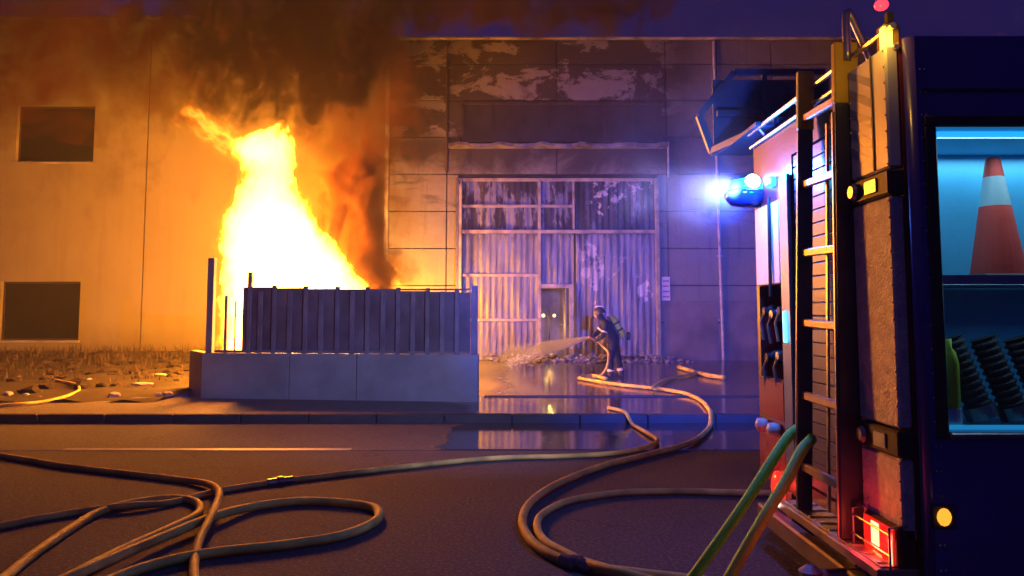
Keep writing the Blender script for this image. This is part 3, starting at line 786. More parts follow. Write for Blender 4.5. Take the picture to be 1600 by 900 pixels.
lamp('locker_light_low', (2.5, 3.56, 1.72), (.3, .7, 1), 1.2, parent=tr, typ='AREA', rot=(R(-20), 0, 0), size=(1.1, .05))
# rear wall
bb = MB(); bb.tube([(TX + .035, TY0 + .035, .45), (TX + .035, TY0 + .035, TH)], .034, 12); bb.build('corner_post', blue_lit, tr, smooth=True)
bb = MB()
bb.box((TX, 3.47, .45), (TX + .05, 3.955, TH)); bb.box((TX, 4.86, .45), (TX + .05, 5.05, TH)); bb.box((TX, 3.955, 2.62), (TX + .05, 4.86, TH))
bb.box((TX, 3.955, .45), (TX + .05, 4.86, .56)); bb.box((TX, 5.05, 1.80), (TX + .05, TY1, TH)); bb.box((TX, 5.05, .45), (TX + .05, TY1, 1.16))
bb.box((TX, 5.56, 1.16), (TX + .05, TY1, 1.8))
bb.build('rear_wall', darkred, tr)
bb = MB(); bb.box((TX + .05, TY1 - .05, .45), (6.0, TY1, TH)); bb.box((6.0, TY0, .45), (6.05, TY1, TH)); bb.build('far_wall', red, tr)
bb = MB(); bb.box((TX + .051, TY0 + .051, TH - .05), (5.99, TY1 - .051, TH - .002)); bb.box((TX + .051, TY0 + .051, .45), (5.99, TY1 - .051, .5)); bb.build('roof', blue_lit, tr)
# near column of three panels with latches
for z0, z1, m in ((2.27, 2.84, white), (1.09, 2.14, perf), (.60, .955, perf)):
    tbox('rear_panel', (TX - .065, 3.47, z0), (TX - .002, 3.86, z1), m, .01)
tbox('panel_edge', (TX - .071, 3.60, 2.28), (TX - .0655, 3.612, 2.83), blk, 0)
for z0, z1 in ((2.145, 2.262), (.962, 1.082)):
    h = tbox('latch_strap', (TX - .08, 3.455, z0), (TX - .002, 3.87, z1), blk, .01)
    bb = MB(); bb.lathe([(.03, 0), (.042, .012), (.03, .03)], 14, (TX - .081, 3.78, (z0 + z1) / 2), (-1, 0, 0)); bb.build('latch_knob', alu, h)
    bb = MB(); bb.box((TX - .088, 3.56, z0 + .025), (TX - .0805, 3.68, z1 - .025), .004); bb.build('latch_plate', alu, h)
bb = MB(); bb.box((TX - .012, 3.905, .58), (TX - .003, 3.95, 1.95)); bb.build('red_stripe', red, tr)
tape = mat('reflective_tape', (.30, .36, .50), .35, var=.15)
for k in range(5):
    z0 = 2.29 + k * .10; bb = MB()
    q = [(3.625, z0), (3.625, z0 + .045), (3.85, min(2.835, z0 + .155)), (3.85, min(2.80, z0 + .11))]
    A_ = [bb.bm.verts.new((TX - .0665, y_, z_)) for y_, z_ in q]; B_ = [bb.bm.verts.new((TX - .0655, y_, z_)) for y_, z_ in q]
    bb.bm.faces.new(A_); bb.bm.faces.new(B_[::-1])
    for m_ in range(4): bb.bm.faces.new((A_[m_], B_[m_], B_[(m_ + 1) % 4], A_[(m_ + 1) % 4]))
    bb.build('reflective_stripe', tape, tr)
bb = MB()
for k in range(22):
    bb.blob((TX + .075, TY0 - .002, .5 + k * .105), .006, 1); bb.blob((1.845, TY0 - .002, .5 + k * .105), .006, 1)
for z0, z1 in ((2.27, 2.84), (1.09, 2.14), (.60, .955)):
    nn = int((z1 - z0) / .08)
    for k in range(nn + 1): bb.blob((TX - .066, 3.485, z0 + .02 + (z1 - z0 - .04) * k / nn), .005, 1); bb.blob((TX - .066, 3.845, z0 + .02 + (z1 - z0 - .04) * k / nn), .005, 1)
bb.build('rivets', alu, tr, kind='stuff')
# roller shutter behind the ladder
n = 26
shm = mat('shutter_slat', (0.10, 0.10, 0.15), 0.4, 0.5, var=0.15, scale=3)
bb = MB(); bb.box((0, 0, .002), (.022, .898, .0765), .004); s0 = bb.build('slat', shm, tr); s0.location = (TX + .008, 3.958, .57)
for i in range(1, n): part('slat', s0.data, tr, (TX + .008, 3.958, .57 + i * .0785))
# far column: white panel, equipment bay, red panel
tbox('rear_panel', (TX - .02, 5.07, 1.80), (TX - .002, 5.56, 2.36), white, .008)
bb = MB(); bb.tube([(TX - .03, 5.22, 2.40), (TX - .035, 5.22, 1.72)], .012, 8); bb.build('cable', blk, tr)
tbox('bay_back', (TX + .25, 5.05, 1.16), (TX + .27, TY1 - .06, 1.80), blk)
for k, (yy, zz) in enumerate(((5.15, 1.62), (5.30, 1.60), (5.45, 1.62), (5.2, 1.32), (5.42, 1.30))):
    bb = MB(); bb.lathe([(.02, -.02), (.05, 0), (.05, .05), (.03, .08), (.03, .11)], 12, (TX + .10, yy, zz), (-1, 0, 0)); bb.build('outlet', alu if k % 2 else blk, tr)
    bb = MB(); bb.tube([(TX + .0, yy, zz), (TX - .02, yy + .03, zz - .08), (TX - .01, yy + .01, zz - .2)], .012, 8); bb.build('lever', alu, tr)
tbox('red_panel', (TX - .018, 5.07, .90), (TX - .002, 5.56, 1.15), red)
for yy in (5.44, 5.20):
    bb = MB(); bb.lathe([(.035, 0), (.05, .03), (.048, .07), (.02, .085)], 14, (TX - .002, yy, .83), (-1, 0, 0)); h = bb.build('reversing_lamp', white, tr, smooth=True)
bb = MB(); bb.lathe([(.105, 0), (.10, .03), (.06, .05), (.01, .055)], 20, (TX - .003, 5.20, .43 + .03), (-1, 0, 0)); bb.build('round_red_light', emit('red_glow', (1, .03, .015), 1.1, (.3, .01, .01)), tr, smooth=True)
tbox('lower_red_panel', (TX - .014, 5.07, .47), (TX - .002, 5.6, .78), red)
tbox('blue_edge', (TX - .03, 4.87, .62), (TX - .002, 5.03, 2.5), mat('blue_grey_paint', (.16, .22, .34), .35, .3), .008)
bb = MB(); bb.box((TX - .045, 4.93, 1.42), (TX - .031, 4.97, 1.62), .004); bb.build('strip_light', emit('cyan_led', (.05, .65, 1), 6), tr)
# rear step
st = tbox('rear_step', (1.60, 3.46, .435), (TX - .002, 4.72, .485), mat('step_edge', (.42, .33, .22), .45, .3, var=.3), .006)
tbox('tread_plate', (1.625, 3.48, .487), (TX - .004, 4.70, .493), alu, 0, st)
for k in range(9):
    tbox('tread_rib', (1.63, 3.52 + k * .13, .494), (TX - .01, 3.545 + k * .13, .499), alu, 0, st)
bb = MB(); bb.lathe([(.02, 0), (.02, .02)], 10, (1.598, 4.70, .47), (-1, 0, 0)); bb.build('end_light', emit('pink_led', (1, .45, .4), 6), st)
# tail light cluster
tl = tbox('tail_light', (1.70, 3.47, .42), (TX - .003, 3.80, .66), mat('tail_housing', (.12, .02, .02), .4), .012)
for (y0, y1, z0, z1, e) in ((3.62, 3.70, .53, .64, 9), (3.60, 3.69, .44, .505, 7), (3.50, 3.535, .46, .60, 9)):
    bb = MB(); bb.box((1.684, y0, z0), (1.699, y1, z1), .006); bb.build('lens', emit('red_lens_%d' % e, (1, .06, .02) if e < 9 else (1, .12, .06), e), tl)
bb = MB(); bb.box((1.688, 3.49, .43), (1.6975, 3.78, .65), .004); bb.build('lens_cover', emit('red_cover', (1, .02, .015), .55, (.5, .01, .01)), tl)
for k in range(3):
    bb = MB(); bb.tube([(1.66, 3.46, .45 + .09 * k), (1.66, 3.84, .45 + .09 * k)], .005, 6); bb.build('guard_wire', alu, tl)
for yy in (3.465, 3.83):
    bb = MB(); bb.tube([(1.66, yy, .43), (1.66, yy, .66), (1.74, yy, .67)], .006, 6); bb.build('guard_wire', alu, tl)
lamp('tail_lamp_light', (1.60, 3.66, .56), (1, .04, .02), 2.2, .02, tr)
lamp('round_lamp_light', (1.66, 5.20, .47), (1, .04, .02), 1.2, .03, tr)
# side marker
mp = at(1475, 808, TY0 - .01)
bb = MB(); bb.blob((mp.x, TY0 - .012, mp.z), .035, 2, 0, (.9, .5, 1.1)); mk = bb.build('side_marker', emit('amber_marker', (1, .36, .03), 1.5), tr, smooth=True)
bb = MB(); bb.box((mp.x - .05, TY0 - .008, mp.z - .05), (mp.x + .05, TY0 - .001, mp.z + .05), .004); bb.build('marker_base', blk, mk)
# roof rails
rail = mat('rail_alloy', (.6, .58, .55), .3, .8, var=.2)
bb = MB(); bb.tube([(TX - .03, 3.45, TH + .07), (TX - .03, TY1, TH + .07)], .016, 8)
for yy in (3.6, 4.1, 4.7, 5.4): bb.tube([(TX - .03, yy, TH + .07), (TX + .03, yy, TH - .005)], .01, 6)
bb.build('roof_rail', rail, tr)
bb = MB(); bb.tube([(TX - .02, 3.45, TH - .03), (TX - .02, TY1, TH - .03)], .012, 8); bb.build('roof_rail', rail, tr)
bb = MB(); bb.tube(spline([(1.86, 3.86, TH), (1.80, 3.88, 3.05), (1.735, 3.87, 3.16), (1.725, 3.86, 2.9)], 6), .02, 10); bb.build('grab_rail', alu, tr, smooth=True)
# amber corner lamp and red lamp over it
ap = at(1388, 66, 3.55)
tbox('amber_housing', (ap.x - .035, 3.52, ap.z - .085), (ap.x + .045, 3.60, ap.z + .085), mat('amber_shell', (.5, .28, .02), .35), .01)
bb = MB(); bb.box((ap.x - .048, 3.508, ap.z - .065), (ap.x + .005, 3.545, ap.z + .065), .01); bb.build('amber_lens', emit('amber_lens', (1, .62, .06), 4.5), tr)
bb = MB(); bb.box((ap.x - .01, 3.53, TH - .02), (ap.x + .02, 3.56, ap.z + .14)); bb.build('lamp_bracket', blk, tr)
rp = at(1377, 8, 3.58); bb = MB(); bb.blob(rp, .034, 2, 0, (1, 1, .8)); bb.build('red_marker', emit('red_marker', (1, .03, .05), 3), tr, smooth=True)
lamp('amber_lamp_light', (ap.x - .13, 3.42, ap.z), (1, .5, .05), 1.8, .03, tr)
# blue beacon on the far rear corner
bc = at(1168, 300, 5.55)
bg_ = mat('blue_lens', (.02, .06, .5), .15, var=.1, bump=.1)
bb = MB(); bb.lathe([(.05, -.11), (.12, -.095), (.16, -.05), (.165, -.012), (.155, 0)], 20, bc); h = bb.build('beacon', bg_, tr, smooth=True)
bb = MB(); bb.lathe([(.145, 0.001), (.14, .04), (.11, .085), (.02, .105)], 20, bc); bb.build('beacon_dome', emit('beacon_glow', (.02, .45, 1), 3.5), h, smooth=True)
bb = MB(); bb.bar((bc.x + .05, 5.55, bc.z - .10), (TX + .05, 5.5, bc.z - .12), .05, .03); bb.build('beacon_bracket', alu, h)
c2 = at(1226, 285, 5.2); bb = MB(); bb.box((c2.x - .12, 5.15, c2.z - .03), (c2.x + .14, 5.25, c2.z + .035), .012); bb.build('blue_flasher', emit('beacon_glow2', (.04, .5, 1), 3.0), tr)
bb = MB(); bb.blob((bc.x, 5.43, bc.z + .055), .055, 2, 0); bb.build('beacon_bulb', emit('beacon_bulb', (.3, .8, 1), 40), h, smooth=True)
bl = lamp('beacon_light', (bc.x - .06, 5.78, bc.z + .06), (.045, .10, 1), 10500, .06, tr, typ='SPOT')
bl.data.shadow_soft_size = .06; bl.data.spot_size = R(62); bl.data.spot_blend = 1.0
bl.rotation_euler = (Vector((4.0, 22, 1.8)) - bl.location).to_track_quat('-Z', 'Y').to_euler()
lamp('beacon_spill_light', (bc.x - .22, 5.12, bc.z + .06), (.05, .15, 1), 95, .05, tr)
b2 = lamp('beacon_side_light', (bc.x - .13, 5.30, bc.z + .05), (.36, .38, 1), 1500, .05, tr, typ='SPOT')
b2.data.shadow_soft_size = .05; b2.data.spot_size = R(70); b2.data.spot_blend = 1.0
b2.rotation_euler = (Vector((-2.2, 13.2, 1.0)) - b2.location).to_track_quat('-Z', 'Y').to_euler()
lamp('flasher_light', (c2.x - .15, 5.02, c2.z + .03), (.01, .5, 1), 12, .05, tr)
# roof platform behind (cradle with handrails), lit by the beacon
plm = mat('platform_blue_grey', (.07, .10, .14), .4, .4, var=.3)
pf = MB()
px0, px1, pz0, pz1, pY = 1.66, 2.62, 2.95, 3.62, 6.3
pf.bar((px0, pY, pz0), (px1, pY, pz0), .06); pf.bar((px0 + .05, pY, pz0 + .32), (px1, pY, pz0 + .32), .05); pf.bar((px0 + .2, pY, pz1), (px1, pY, pz1), .05)
pf.bar((px0, pY, pz0), (px0 - .1, pY, pz0 + .3), .05); pf.bar((px0 - .1, pY, pz0 + .3), (px0 + .2, pY, pz1), .05)
pf.bar((px0 + .45, pY, pz0), (px0 + .45, pY, pz1), .04); pf.bar((px1, pY, pz0), (px1, pY, pz1), .05)
for yy in (pY - 1.0,):
    pf.bar((px0 + .2, yy, pz0), (px1, yy, pz0), .05); pf.bar((px0 + .2, yy, pz0), (px0, pY, pz0), .05)
pl = pf.build('roof_platform', plm, tr)
bb = MB(); bb.box((px0 + .03, pY + .04, pz0 + .03), (px1, pY + .06, pz1 - .05)); bb.build('platform_back', mat('platform_sheet', (.07, .09, .14), .5, .2), pl)
bb = MB(); bb.box((px0 + .05, pY - 1.0, pz0 - .03), (px1, pY, pz0 - .005)); bb.build('platform_floor', plm, pl)
bb = MB(); bb.bar((2.3, 5.5, TH - .01), (2.3, 5.5, pz0 - .03), .08); bb.bar((2.55, 5.55, TH - .01), (2.55, 5.55, pz0 - .03), .08); bb.build('platform_support', plm, pl)
for qx, qz in ((.34, .42), (.62, .44), (.42, .30)):
    bb = MB(); bb.blob((px0 + qx, pY - .06, pz0 + qz), .045, 1, .1); bb.build('platform_fitting', blk, pl)
q = at(1171, 223, 6.15); bb = MB(); bb.blob(q, .035, 2); bb.build('platform_red_light', emit('red_dot', (1, .1, .1), 7), pl)
# under the step: bumper bar, hitch, drum
bb = MB(); bb.box((1.70, 3.6, .18), (1.78, 5.45, .30), .012); bb.box((1.78, 4.1, .2), (1.95, 4.2, .46)); bb.box((1.78, 5.0, .2), (1.95, 5.1, .46)); bb.build('bumper_bar', mat('grey_bumper', (.22, .18, .15), .5, .4), tr)
bb = MB(); bb.tube([(1.52, 4.05, .26), (1.80, 4.05, .28)], .03, 10); bb.lathe([(.03, -.03), (.055, -.02), (.06, .02), (.02, .05)], 14, (1.53, 4.05, .27)); bb.build('tow_hitch', alu, tr)
# chassis, wheels, cab
bb = MB(); bb.box((1.95, 3.9, .42), (8.2, 5.1, .46)); bb.box((1.95, 4.0, .3), (8.2, 4.15, .42)); bb.box((1.95, 4.85, .3), (8.2, 5.0, .42)); bb.build('chassis', blk, tr)
for wx in (3.9, 7.3):
    for wy in (TY0 + .17, TY1 - .17):
        bb = MB(); bb.lathe([(.30, -.15), (.44, -.15), (.48, -.10), (.48, .10), (.44, .15), (.30, .15)], 28, (wx, wy, .48), (0, 1, 0)); wl_ = bb.build('wheel', blk, tr, smooth=False)
        bb = MB(); bb.lathe([(.08, -.155), (.12, -.12), (.29, -.12), (.295, .12), (.12, .12), (.08, .155)], 20, (wx, wy, .48), (0, 1, 0)); bb.build('rim', alu, wl_)
bb = MB(); bb.prism([(6.15, .5), (8.35, .5), (8.4, 1.3), (8.15, 2.55), (6.15, 2.7)], TY0 + .02, TY1 - .02); cabo = bb.build('cab', red, tr)
bb = MB(); bb.box((6.9, TY0 + .012, 1.5), (7.9, TY0 + .0195, 2.3)); bb.build('cab_window', glass, cabo)
for x0 in (3.35, 4.7):
    bb = MB(); bb.box((x0, TY0 - .012, .95), (x0 + 1.2, TY0 - .001, 2.44), .004); bb.build('locker_shutter', alu, tr)

# ladder leaning on the rear of the truck
ld = thing('ladder', (1.66, 4.15, .495), 'dark metal ladder with yellow tipped stiles standing upright at the truck rear', 'ladder')
lm = mat('ladder_metal', (.07, .075, .11), .4, .5, var=.3, scale=3)
rung_m = mat('ladder_rung', (.55, .42, .25), .4, .4, var=.2)
A0, A1 = Vector((1.655, 4.45, .495)), Vector((1.79 - .055, 4.45, 3.02))
B0, B1 = Vector((1.672, 3.89, .495)), Vector((1.79 - .065, 3.89, 2.99))
bb = MB(); bb.bar(A0, A1, .085, .035, up=(0, 1, 0), bevel=.006); sa = bb.build('stile', lm, ld)
bb = MB(); bb.bar(B0, B1, .115, .04, up=(0, 1, 0), bevel=.006); sb = bb.build('stile', lm, ld)
em = mat('stile_edge', (.5, .45, .4), .35, .6)
bb = MB(); bb.bar(A0 + Vector((-.045, -.012, .2)), A0.lerp(A1, .86) + Vector((-.045, -.012, 0)), .008, .012); bb.build('edge_strip', em, sa)
bb = MB(); bb.bar(B0 + Vector((-.061, .0, .0)), B0.lerp(B1, .86) + Vector((-.061, .012, 0)), .008, .012); bb.build('edge_strip', em, sb)
ycap = mat('yellow_wrap', (.75, .52, .02), .4, var=.1)
for P0, P1, t0, t1, w, h in ((A0, A1, .865, 1.0, .093, .043), (B0, B1, .875, 1.0, .123, .048)):
    bb = MB(); bb.bar(P0.lerp(P1, t0), P0.lerp(P1, t1) + Vector((0, 0, .012)), w, h, up=(0, 1, 0), bevel=.006); bb.build('yellow_tip', ycap, sa if P0 is A0 else sb)
for z in (.74, 1.14, 1.55, 1.95, 2.35, 2.74):
    t = (z - .495) / 2.52
    a = A0.lerp(A1, t) + Vector((-.01, -.019, 0)); c = B0.lerp(B1, t) + Vector((-.02, .021, 0))
    bb = MB(); bb.bar(a, c, .032, .045, bevel=.006); bb.build('rung', rung_m, ld)
bb = MB(); bb.bar(A0.lerp(B0, .45) + Vector((.03, 0, .05)), A1.lerp(B1, .45) + Vector((.02, 0, -.35)), .014, .02); bb.build('pull_rope_rail', em, ld)

# traffic cone on the locker shelf
cn = thing('traffic_cone', (2.365, 3.73, 1.752), 'orange traffic cone with a white band on the upper locker shelf', 'traffic cone')
orange = mat('cone_orange', (.70, .07, .05), .6, var=.1); cwht_lit = mat('cone_white_cyan_lit', (.30, .55, .62), .4, var=.05)  # band is white, tinted here with the cyan locker light
bb = MB(); bb.box((2.365 - .17, 3.56, 1.752), (2.365 + .17, 3.90, 1.79), .012); bb.build('base', blk, cn)
def cone_seg(z0, z1, m, nm):
    f = lambda z: .122 - (z - 1.79) / .56 * .088
    bb = MB(); bb.lathe([(f(z0), z0 - 1.79), (f(z1), z1 - 1.79)], 24, (2.365, 3.73, 1.79)); return bb.build(nm, m, cn, smooth=False)
cone_seg(1.79, 2.125, orange, 'lower_cone'); cone_seg(2.1255, 2.27, cwht_lit, 'white_band'); cone_seg(2.2705, 2.365, orange, 'cone_tip')
# things on the lower locker shelf
sx0 = 1.97
for k in range(4):
    t = thing('suction_hose', (2.10 + k * .16, 3.7, lz0 + .001), ['ribbed black suction hose at the left of the lower locker shelf', 'ribbed black suction hose second from the left in the locker',
              'ribbed black suction hose third from the left in the locker', 'ribbed black suction hose at the right of the lower locker shelf'][k], 'hose', 'ribbed suction hoses in the locker')
    bb = MB(); pts = []; rs = []
    p0 = Vector((2.18 + k * .16, 3.62, lz0 + .06)); p1 = Vector((2.07 + k * .16, 3.66, lz0 + .40))
    for i in range(45):
        pts.append(p0.lerp(p1, i / 44)); rs.append(.062 if i % 4 < 2 else .052)
    bb.tube(pts, rs, 14); bb.build('ribbed_tube', blk, t)
    bb = MB(); d = (p1 - p0).normalized(); bb.lathe([(.07, -.03), (.07, .03)], 14, p0, d); bb.build('end_collar', coup, t)
vst = thing('plastic_bottle', (1.985, 3.52, lz0 + .001), 'yellow green plastic bottle at the left end of the lower locker shelf', 'bottle')
bb = MB(); bb.lathe([(.036, 0), (.042, .02), (.042, .20), (.03, .25), (.016, .27), (.016, .31)], 16, (1.985, 3.52, lz0 + .09)); bb.build('bottle_body', mat('lime_plastic', (.75, .95, .03), .4), vst, smooth=True)
bb = MB(); bb.lathe([(.042, 0), (.046, .03), (.043, .089)], 16, (1.985, 3.52, lz0 + .001)); bb.build('bottle_sleeve', mat('pale_sleeve', (.6, .6, .6), .5), vst)
bx = MB(); bx.box((2.55, 3.62, 1.753), (2.9, 3.95, 1.86), .01); bx.build('red_case', red, label='low red case beside the traffic cone on the locker shelf', cat='case')

# ------------------------------------------------------------------ firefighter
FD = 18.0
suit = mat('navy_turnout_suit', (.008, .010, .022), .85, var=.3, scale=8, bump=.4, bscale=30)
def fp(px, py, dy=0.0): 
    p = at(px, py, FD); return Vector((p.x, FD + dy, p.z))
gz = lot_z(fp(960, 585).x, FD)
ff = thing('person', (fp(960, 590).x, FD, gz), 'firefighter in dark turnout suit with yellow air cylinder aiming a hose toward the doorway', 'person')
verts = []; edges = []; rad = []
def jv(p, r, par=None):
    verts.append(p); rad.append(r if isinstance(r, tuple) else (r, r))
    if par is not None: edges.append((par, len(verts) - 1))
    return len(verts) - 1
footz = gz
pelvis = jv(fp(959, 537), (.15, .17))
waist = jv(fp(957, 527), (.14, .165), pelvis)
chest = jv(fp(951, 513), (.15, .19), waist)
up_ = jv(fp(946, 505), (.12, .16), chest)
neck = jv(fp(942, 500), .065, up_)
head0 = jv(fp(939, 496), .085, neck)
head1 = jv(fp(936, 490), .09, head0)
for s_, kx, ky, ax, ay in ((-1, 952, 561, 953, 583), (1, 967, 560, 972, 580)):
    hj = jv(fp(959 + s_ * 2, 542, s_ * .10), .115, pelvis)
    kn = jv(fp(kx, ky, s_ * .15), .085, hj)
    an = Vector((fp(ax, ay).x, FD + s_ * .17, footz + .12))
    ank = jv(an, .068, kn)
hands = []
for s_, ex, ey, hx, hy in ((-1, 940, 526, 929, 531), (1, 936, 520, 925, 528)):
    sh = jv(fp(945, 507, s_ * .20), .085, up_)
    el = jv(fp(ex, ey, s_ * .24), .062, sh)
    hp = fp(hx, hy, s_ * .05)
    wr = jv(hp.lerp(verts[el], .2), .045, el); hands.append((hp, s_))
me = bpy.data.meshes.new('body'); me.from_pydata([tuple(v - Vector(ff.location)) for v in verts], edges, []); me.update()
bo = bpy.data.objects.new('body', me); COL.objects.link(bo); bo.parent = ff
bo.data.materials.append(suit)
md = bo.modifiers.new('skin', 'SKIN')
if not me.skin_vertices: 
    bpy.context.view_layer.objects.active = bo
for i, sv in enumerate(me.skin_vertices[0].data):
    sv.radius = rad[i]; sv.use_root = (i == 0)
md.use_smooth_shade = True
sd_ = bo.modifiers.new('sub', 'SUBSURF'); sd_.levels = 2; sd_.render_levels = 2
refl = mat('reflective_band', (.75, .68, .42), .35, var=.1)
skin = mat('skin', (.45, .27, .19), .5)
glove = mat('glove', (.10, .07, .04), .7)
boot = mat('boot_rubber', (.03, .028, .026), .5)
# helmet with brim, visor and mask
hc = fp(936, 490)
bb = MB(); bb.lathe([(.165, -.02), (.14, .0), (.135, .04), (.115, .09), (.07, .13), (.02, .145)], 18, hc + Vector((0.01, 0, .015)), (-.25, 0, 1)); hm = bb.build('helmet', mat('helmet_shell', (.06, .055, .06), .35), ff, smooth=True)
bb = MB(); bb.box(hc + Vector((-.08, -.012, .08)), hc + Vector((.09, .012, .185)), .008); bb.build('helmet_comb', refl, hm)
bb = MB(); bb.blob(hc + Vector((-.065, 0, -.035)), .085, 2, 0, (.7, .9, 1.1)); mk_ = bb.build('face_mask', mat('mask_plastic', (.5, .34, .16), .3), ff, smooth=True)
bb = MB(); bb.lathe([(.035, 0), (.04, .05), (.025, .07)], 12, hc + Vector((-.12, 0, -.07)), (-1, 0, -.5)); bb.build('breathing_valve', boot, mk_)
# air cylinder on back frame
c0, c1 = fp(973, 524), fp(956, 495)
bb = MB(); d = (c1 - c0); L_ = d.length; bb.lathe([(.03, -.05), (.05, -.01), (.085, .05), (.088, L_ * .85), (.05, L_), (.02, L_ + .03)], 16, c0, d); ac = bb.build('air_cylinder', mat('cylinder_yellow', (.95, .62, .06), .35, var=.1), ff, smooth=True)
bb = MB(); bb.lathe([(.03, -.12), (.045, -.10), (.045, -.05)], 12, c0, d); bb.build('cylinder_valve', alu, ac)
for t in (.3, .65):
    bb = MB(); bb.lathe([(.092, -.02), (.092, .02)], 16, c0.lerp(c1, t), d); bb.build('cylinder_strap', blk, ac)
bb = MB(); off = Vector((-.10, 0, .0)); bb.bar(c0 + off, c1 + off, .05, .26, up=(0, 1, 0), bevel=.01); bb.build('back_frame', blk, ff)
bb = MB(); bb.blob(c0 + Vector((.13, 0, -.02)), .07, 2, .1, (.8, .9, 1.4)); bb.build('hip_pouch', boot, ff)
# reflective bands
def band(a, b_, t, r, nm='reflective_band', w=.03):
    bb = MB(); bb.lathe([(r * .96, -w), (r, -w * .8), (r, w * .8), (r * .96, w)], 16, a.lerp(b_, t), b_ - a); bb.build(nm, refl, ff)
vi = verts
band(vi[8], vi[9], .8, .084); band(vi[11], vi[12], .8, .084)
for k in (13, 16): band(vi[k], vi[k + 1], .6, .078, w=.02)
# boots
for k, an in ((9, vi[9]), (12, vi[12])):
    bb = MB(); bb.tube([an + Vector((0, 0, .1)), an + Vector((0, 0, -.02)), an + Vector((-.01, 0, -.075))], [.082, .072, .07], 14)
    bb.box(an + Vector((-.20, -.052, -.118)), an + Vector((.075, .052, -.065)), .018)
    bb.blob(an + Vector((-.12, 0, -.06)), .06, 2, 0, (1.4, .85, .7))
    bb.build('boot', boot, ff, smooth=False)
# gloved hands with five fingers each curled round the branch pipe
noz0, noz1 = fp(934, 534), fp(920, 526)
for hp, s_ in hands:
    bb = MB()
    palm = hp + Vector((0, s_ * .03, 0))
    bb.blob(palm, .048, 2, 0, (1.1, .6, .9))
    for f_ in range(4):
        b0 = palm + Vector((-.035 + f_ * .022, -s_ * .01, .03 - f_ * .004)); ln_ = (.05, .058, .055, .042)[f_]
        bb.tube([b0, b0 + Vector((-.004, -s_ * ln_ * .6, .018)), b0 + Vector((-.004, -s_ * ln_ * 1.2, -.008)), b0 + Vector((-.002, -s_ * ln_ * 1.1, -.035))], [.011, .0105, .0095, .007], 8)
    b0 = palm + Vector((.03, -s_ * .01, -.02)); bb.tube([b0, b0 + Vector((-.015, -s_ * .03, -.03)), b0 + Vector((-.03, -s_ * .05, -.03))], [.013, .012, .009], 8)
    bb.build('hand', glove, ff, smooth=True)
# branch pipe
nz = thing('hose_nozzle', tuple(noz0), 'branch pipe nozzle held by the firefighter spraying water', 'nozzle')
dn = (noz1 - noz0)
bb = MB(); bb.lathe([(.028, 0), (.028, dn.length * .6), (.04, dn.length * .65), (.045, dn.length * .95), (.03, dn.length)], 14, noz0, dn); bb.build('barrel', mat('nozzle_copper', (.5, .2, .1), .4, .5), nz)
bb = MB(); bb.tube([noz0.lerp(noz1, .4), noz0.lerp(noz1, .4) + Vector((0, 0, .09))], .01, 8); bb.build('shutoff_lever', blk, nz)
hose([noz0, noz0 + Vector((.12, -.08, -.12)), fp(948, 552, -.32), fp(944, 574, -.38), Vector((fp(930, 585).x, FD - .4, gz + .04)), Vector((fp(906, 590).x, FD - .45, gz + .04))], .024, hose_o,
     'hose hanging from the nozzle down to the ground beside the boots of the firefighter', group='hoses in the yard')

# ------------------------------------------------------------------ water jet
def vol_mat(name):
    m = bpy.data.materials.new(name); m.use_nodes = True; nt = m.node_tree
    for n_ in list(nt.nodes):
        if n_.type != 'OUTPUT_MATERIAL': nt.nodes.remove(n_)
    out = [n_ for n_ in nt.nodes if n_.type == 'OUTPUT_MATERIAL'][0]
    return m, nt, out
j0, j1 = fp(921, 527), Vector((X(790), 20.4, 0.42))
jm, nt, out = vol_mat('water_mist')
tc = nt.nodes.new('ShaderNodeTexCoord'); ox, oy, oz = sep(nt, tc.outputs['Object'])[0:3]
JL = (j1 - j0).length
rr_ = nt.nodes.new('ShaderNodeVectorMath'); rr_.operation = 'LENGTH'
cxyz = nt.nodes.new('ShaderNodeCombineXYZ'); nt.links.new(ox, cxyz.inputs[0]); nt.links.new(oy, cxyz.inputs[1]); nt.links.new(cxyz.outputs[0], rr_.inputs[0])
wid = RNG(nt, oz, 0, JL, .03, .42, False)
q_ = M_(nt, 'DIVIDE', rr_.outputs['Value'], wid)
fall = RNG(nt, q_, .2, 1.0, 1, 0)
stre = NOISE(nt, MAPV(nt, tc.outputs['Object'], (9, 9, 1.2)), 1.5, 3)
dens = M_(nt, 'MULTIPLY', M_(nt, 'MULTIPLY', fall, RNG(nt, stre, .35, .65, .3, 1.2)), RNG(nt, oz, -.2, JL * .62, 260.0, 3.5))
pv = nt.nodes.new('ShaderNodeVolumePrincipled'); pv.inputs['Color'].default_value = (.95, .97, 1, 1); pv.inputs['Anisotropy'].default_value = .3
nt.links.new(dens, pv.inputs['Density']); nt.links.new(pv.outputs[0], out.inputs['Volume'])
bb = MB(); bb.lathe([(.035, 0), (.44, JL)], 16); jo = bb.build('water_jet', jm, kind='stuff', label='white water jet spraying from the nozzle toward the doorway', cat='water')
jo.location = j0; jo.rotation_euler = Vector((0, 0, 1)).rotation_difference(j1 - j0).to_euler()

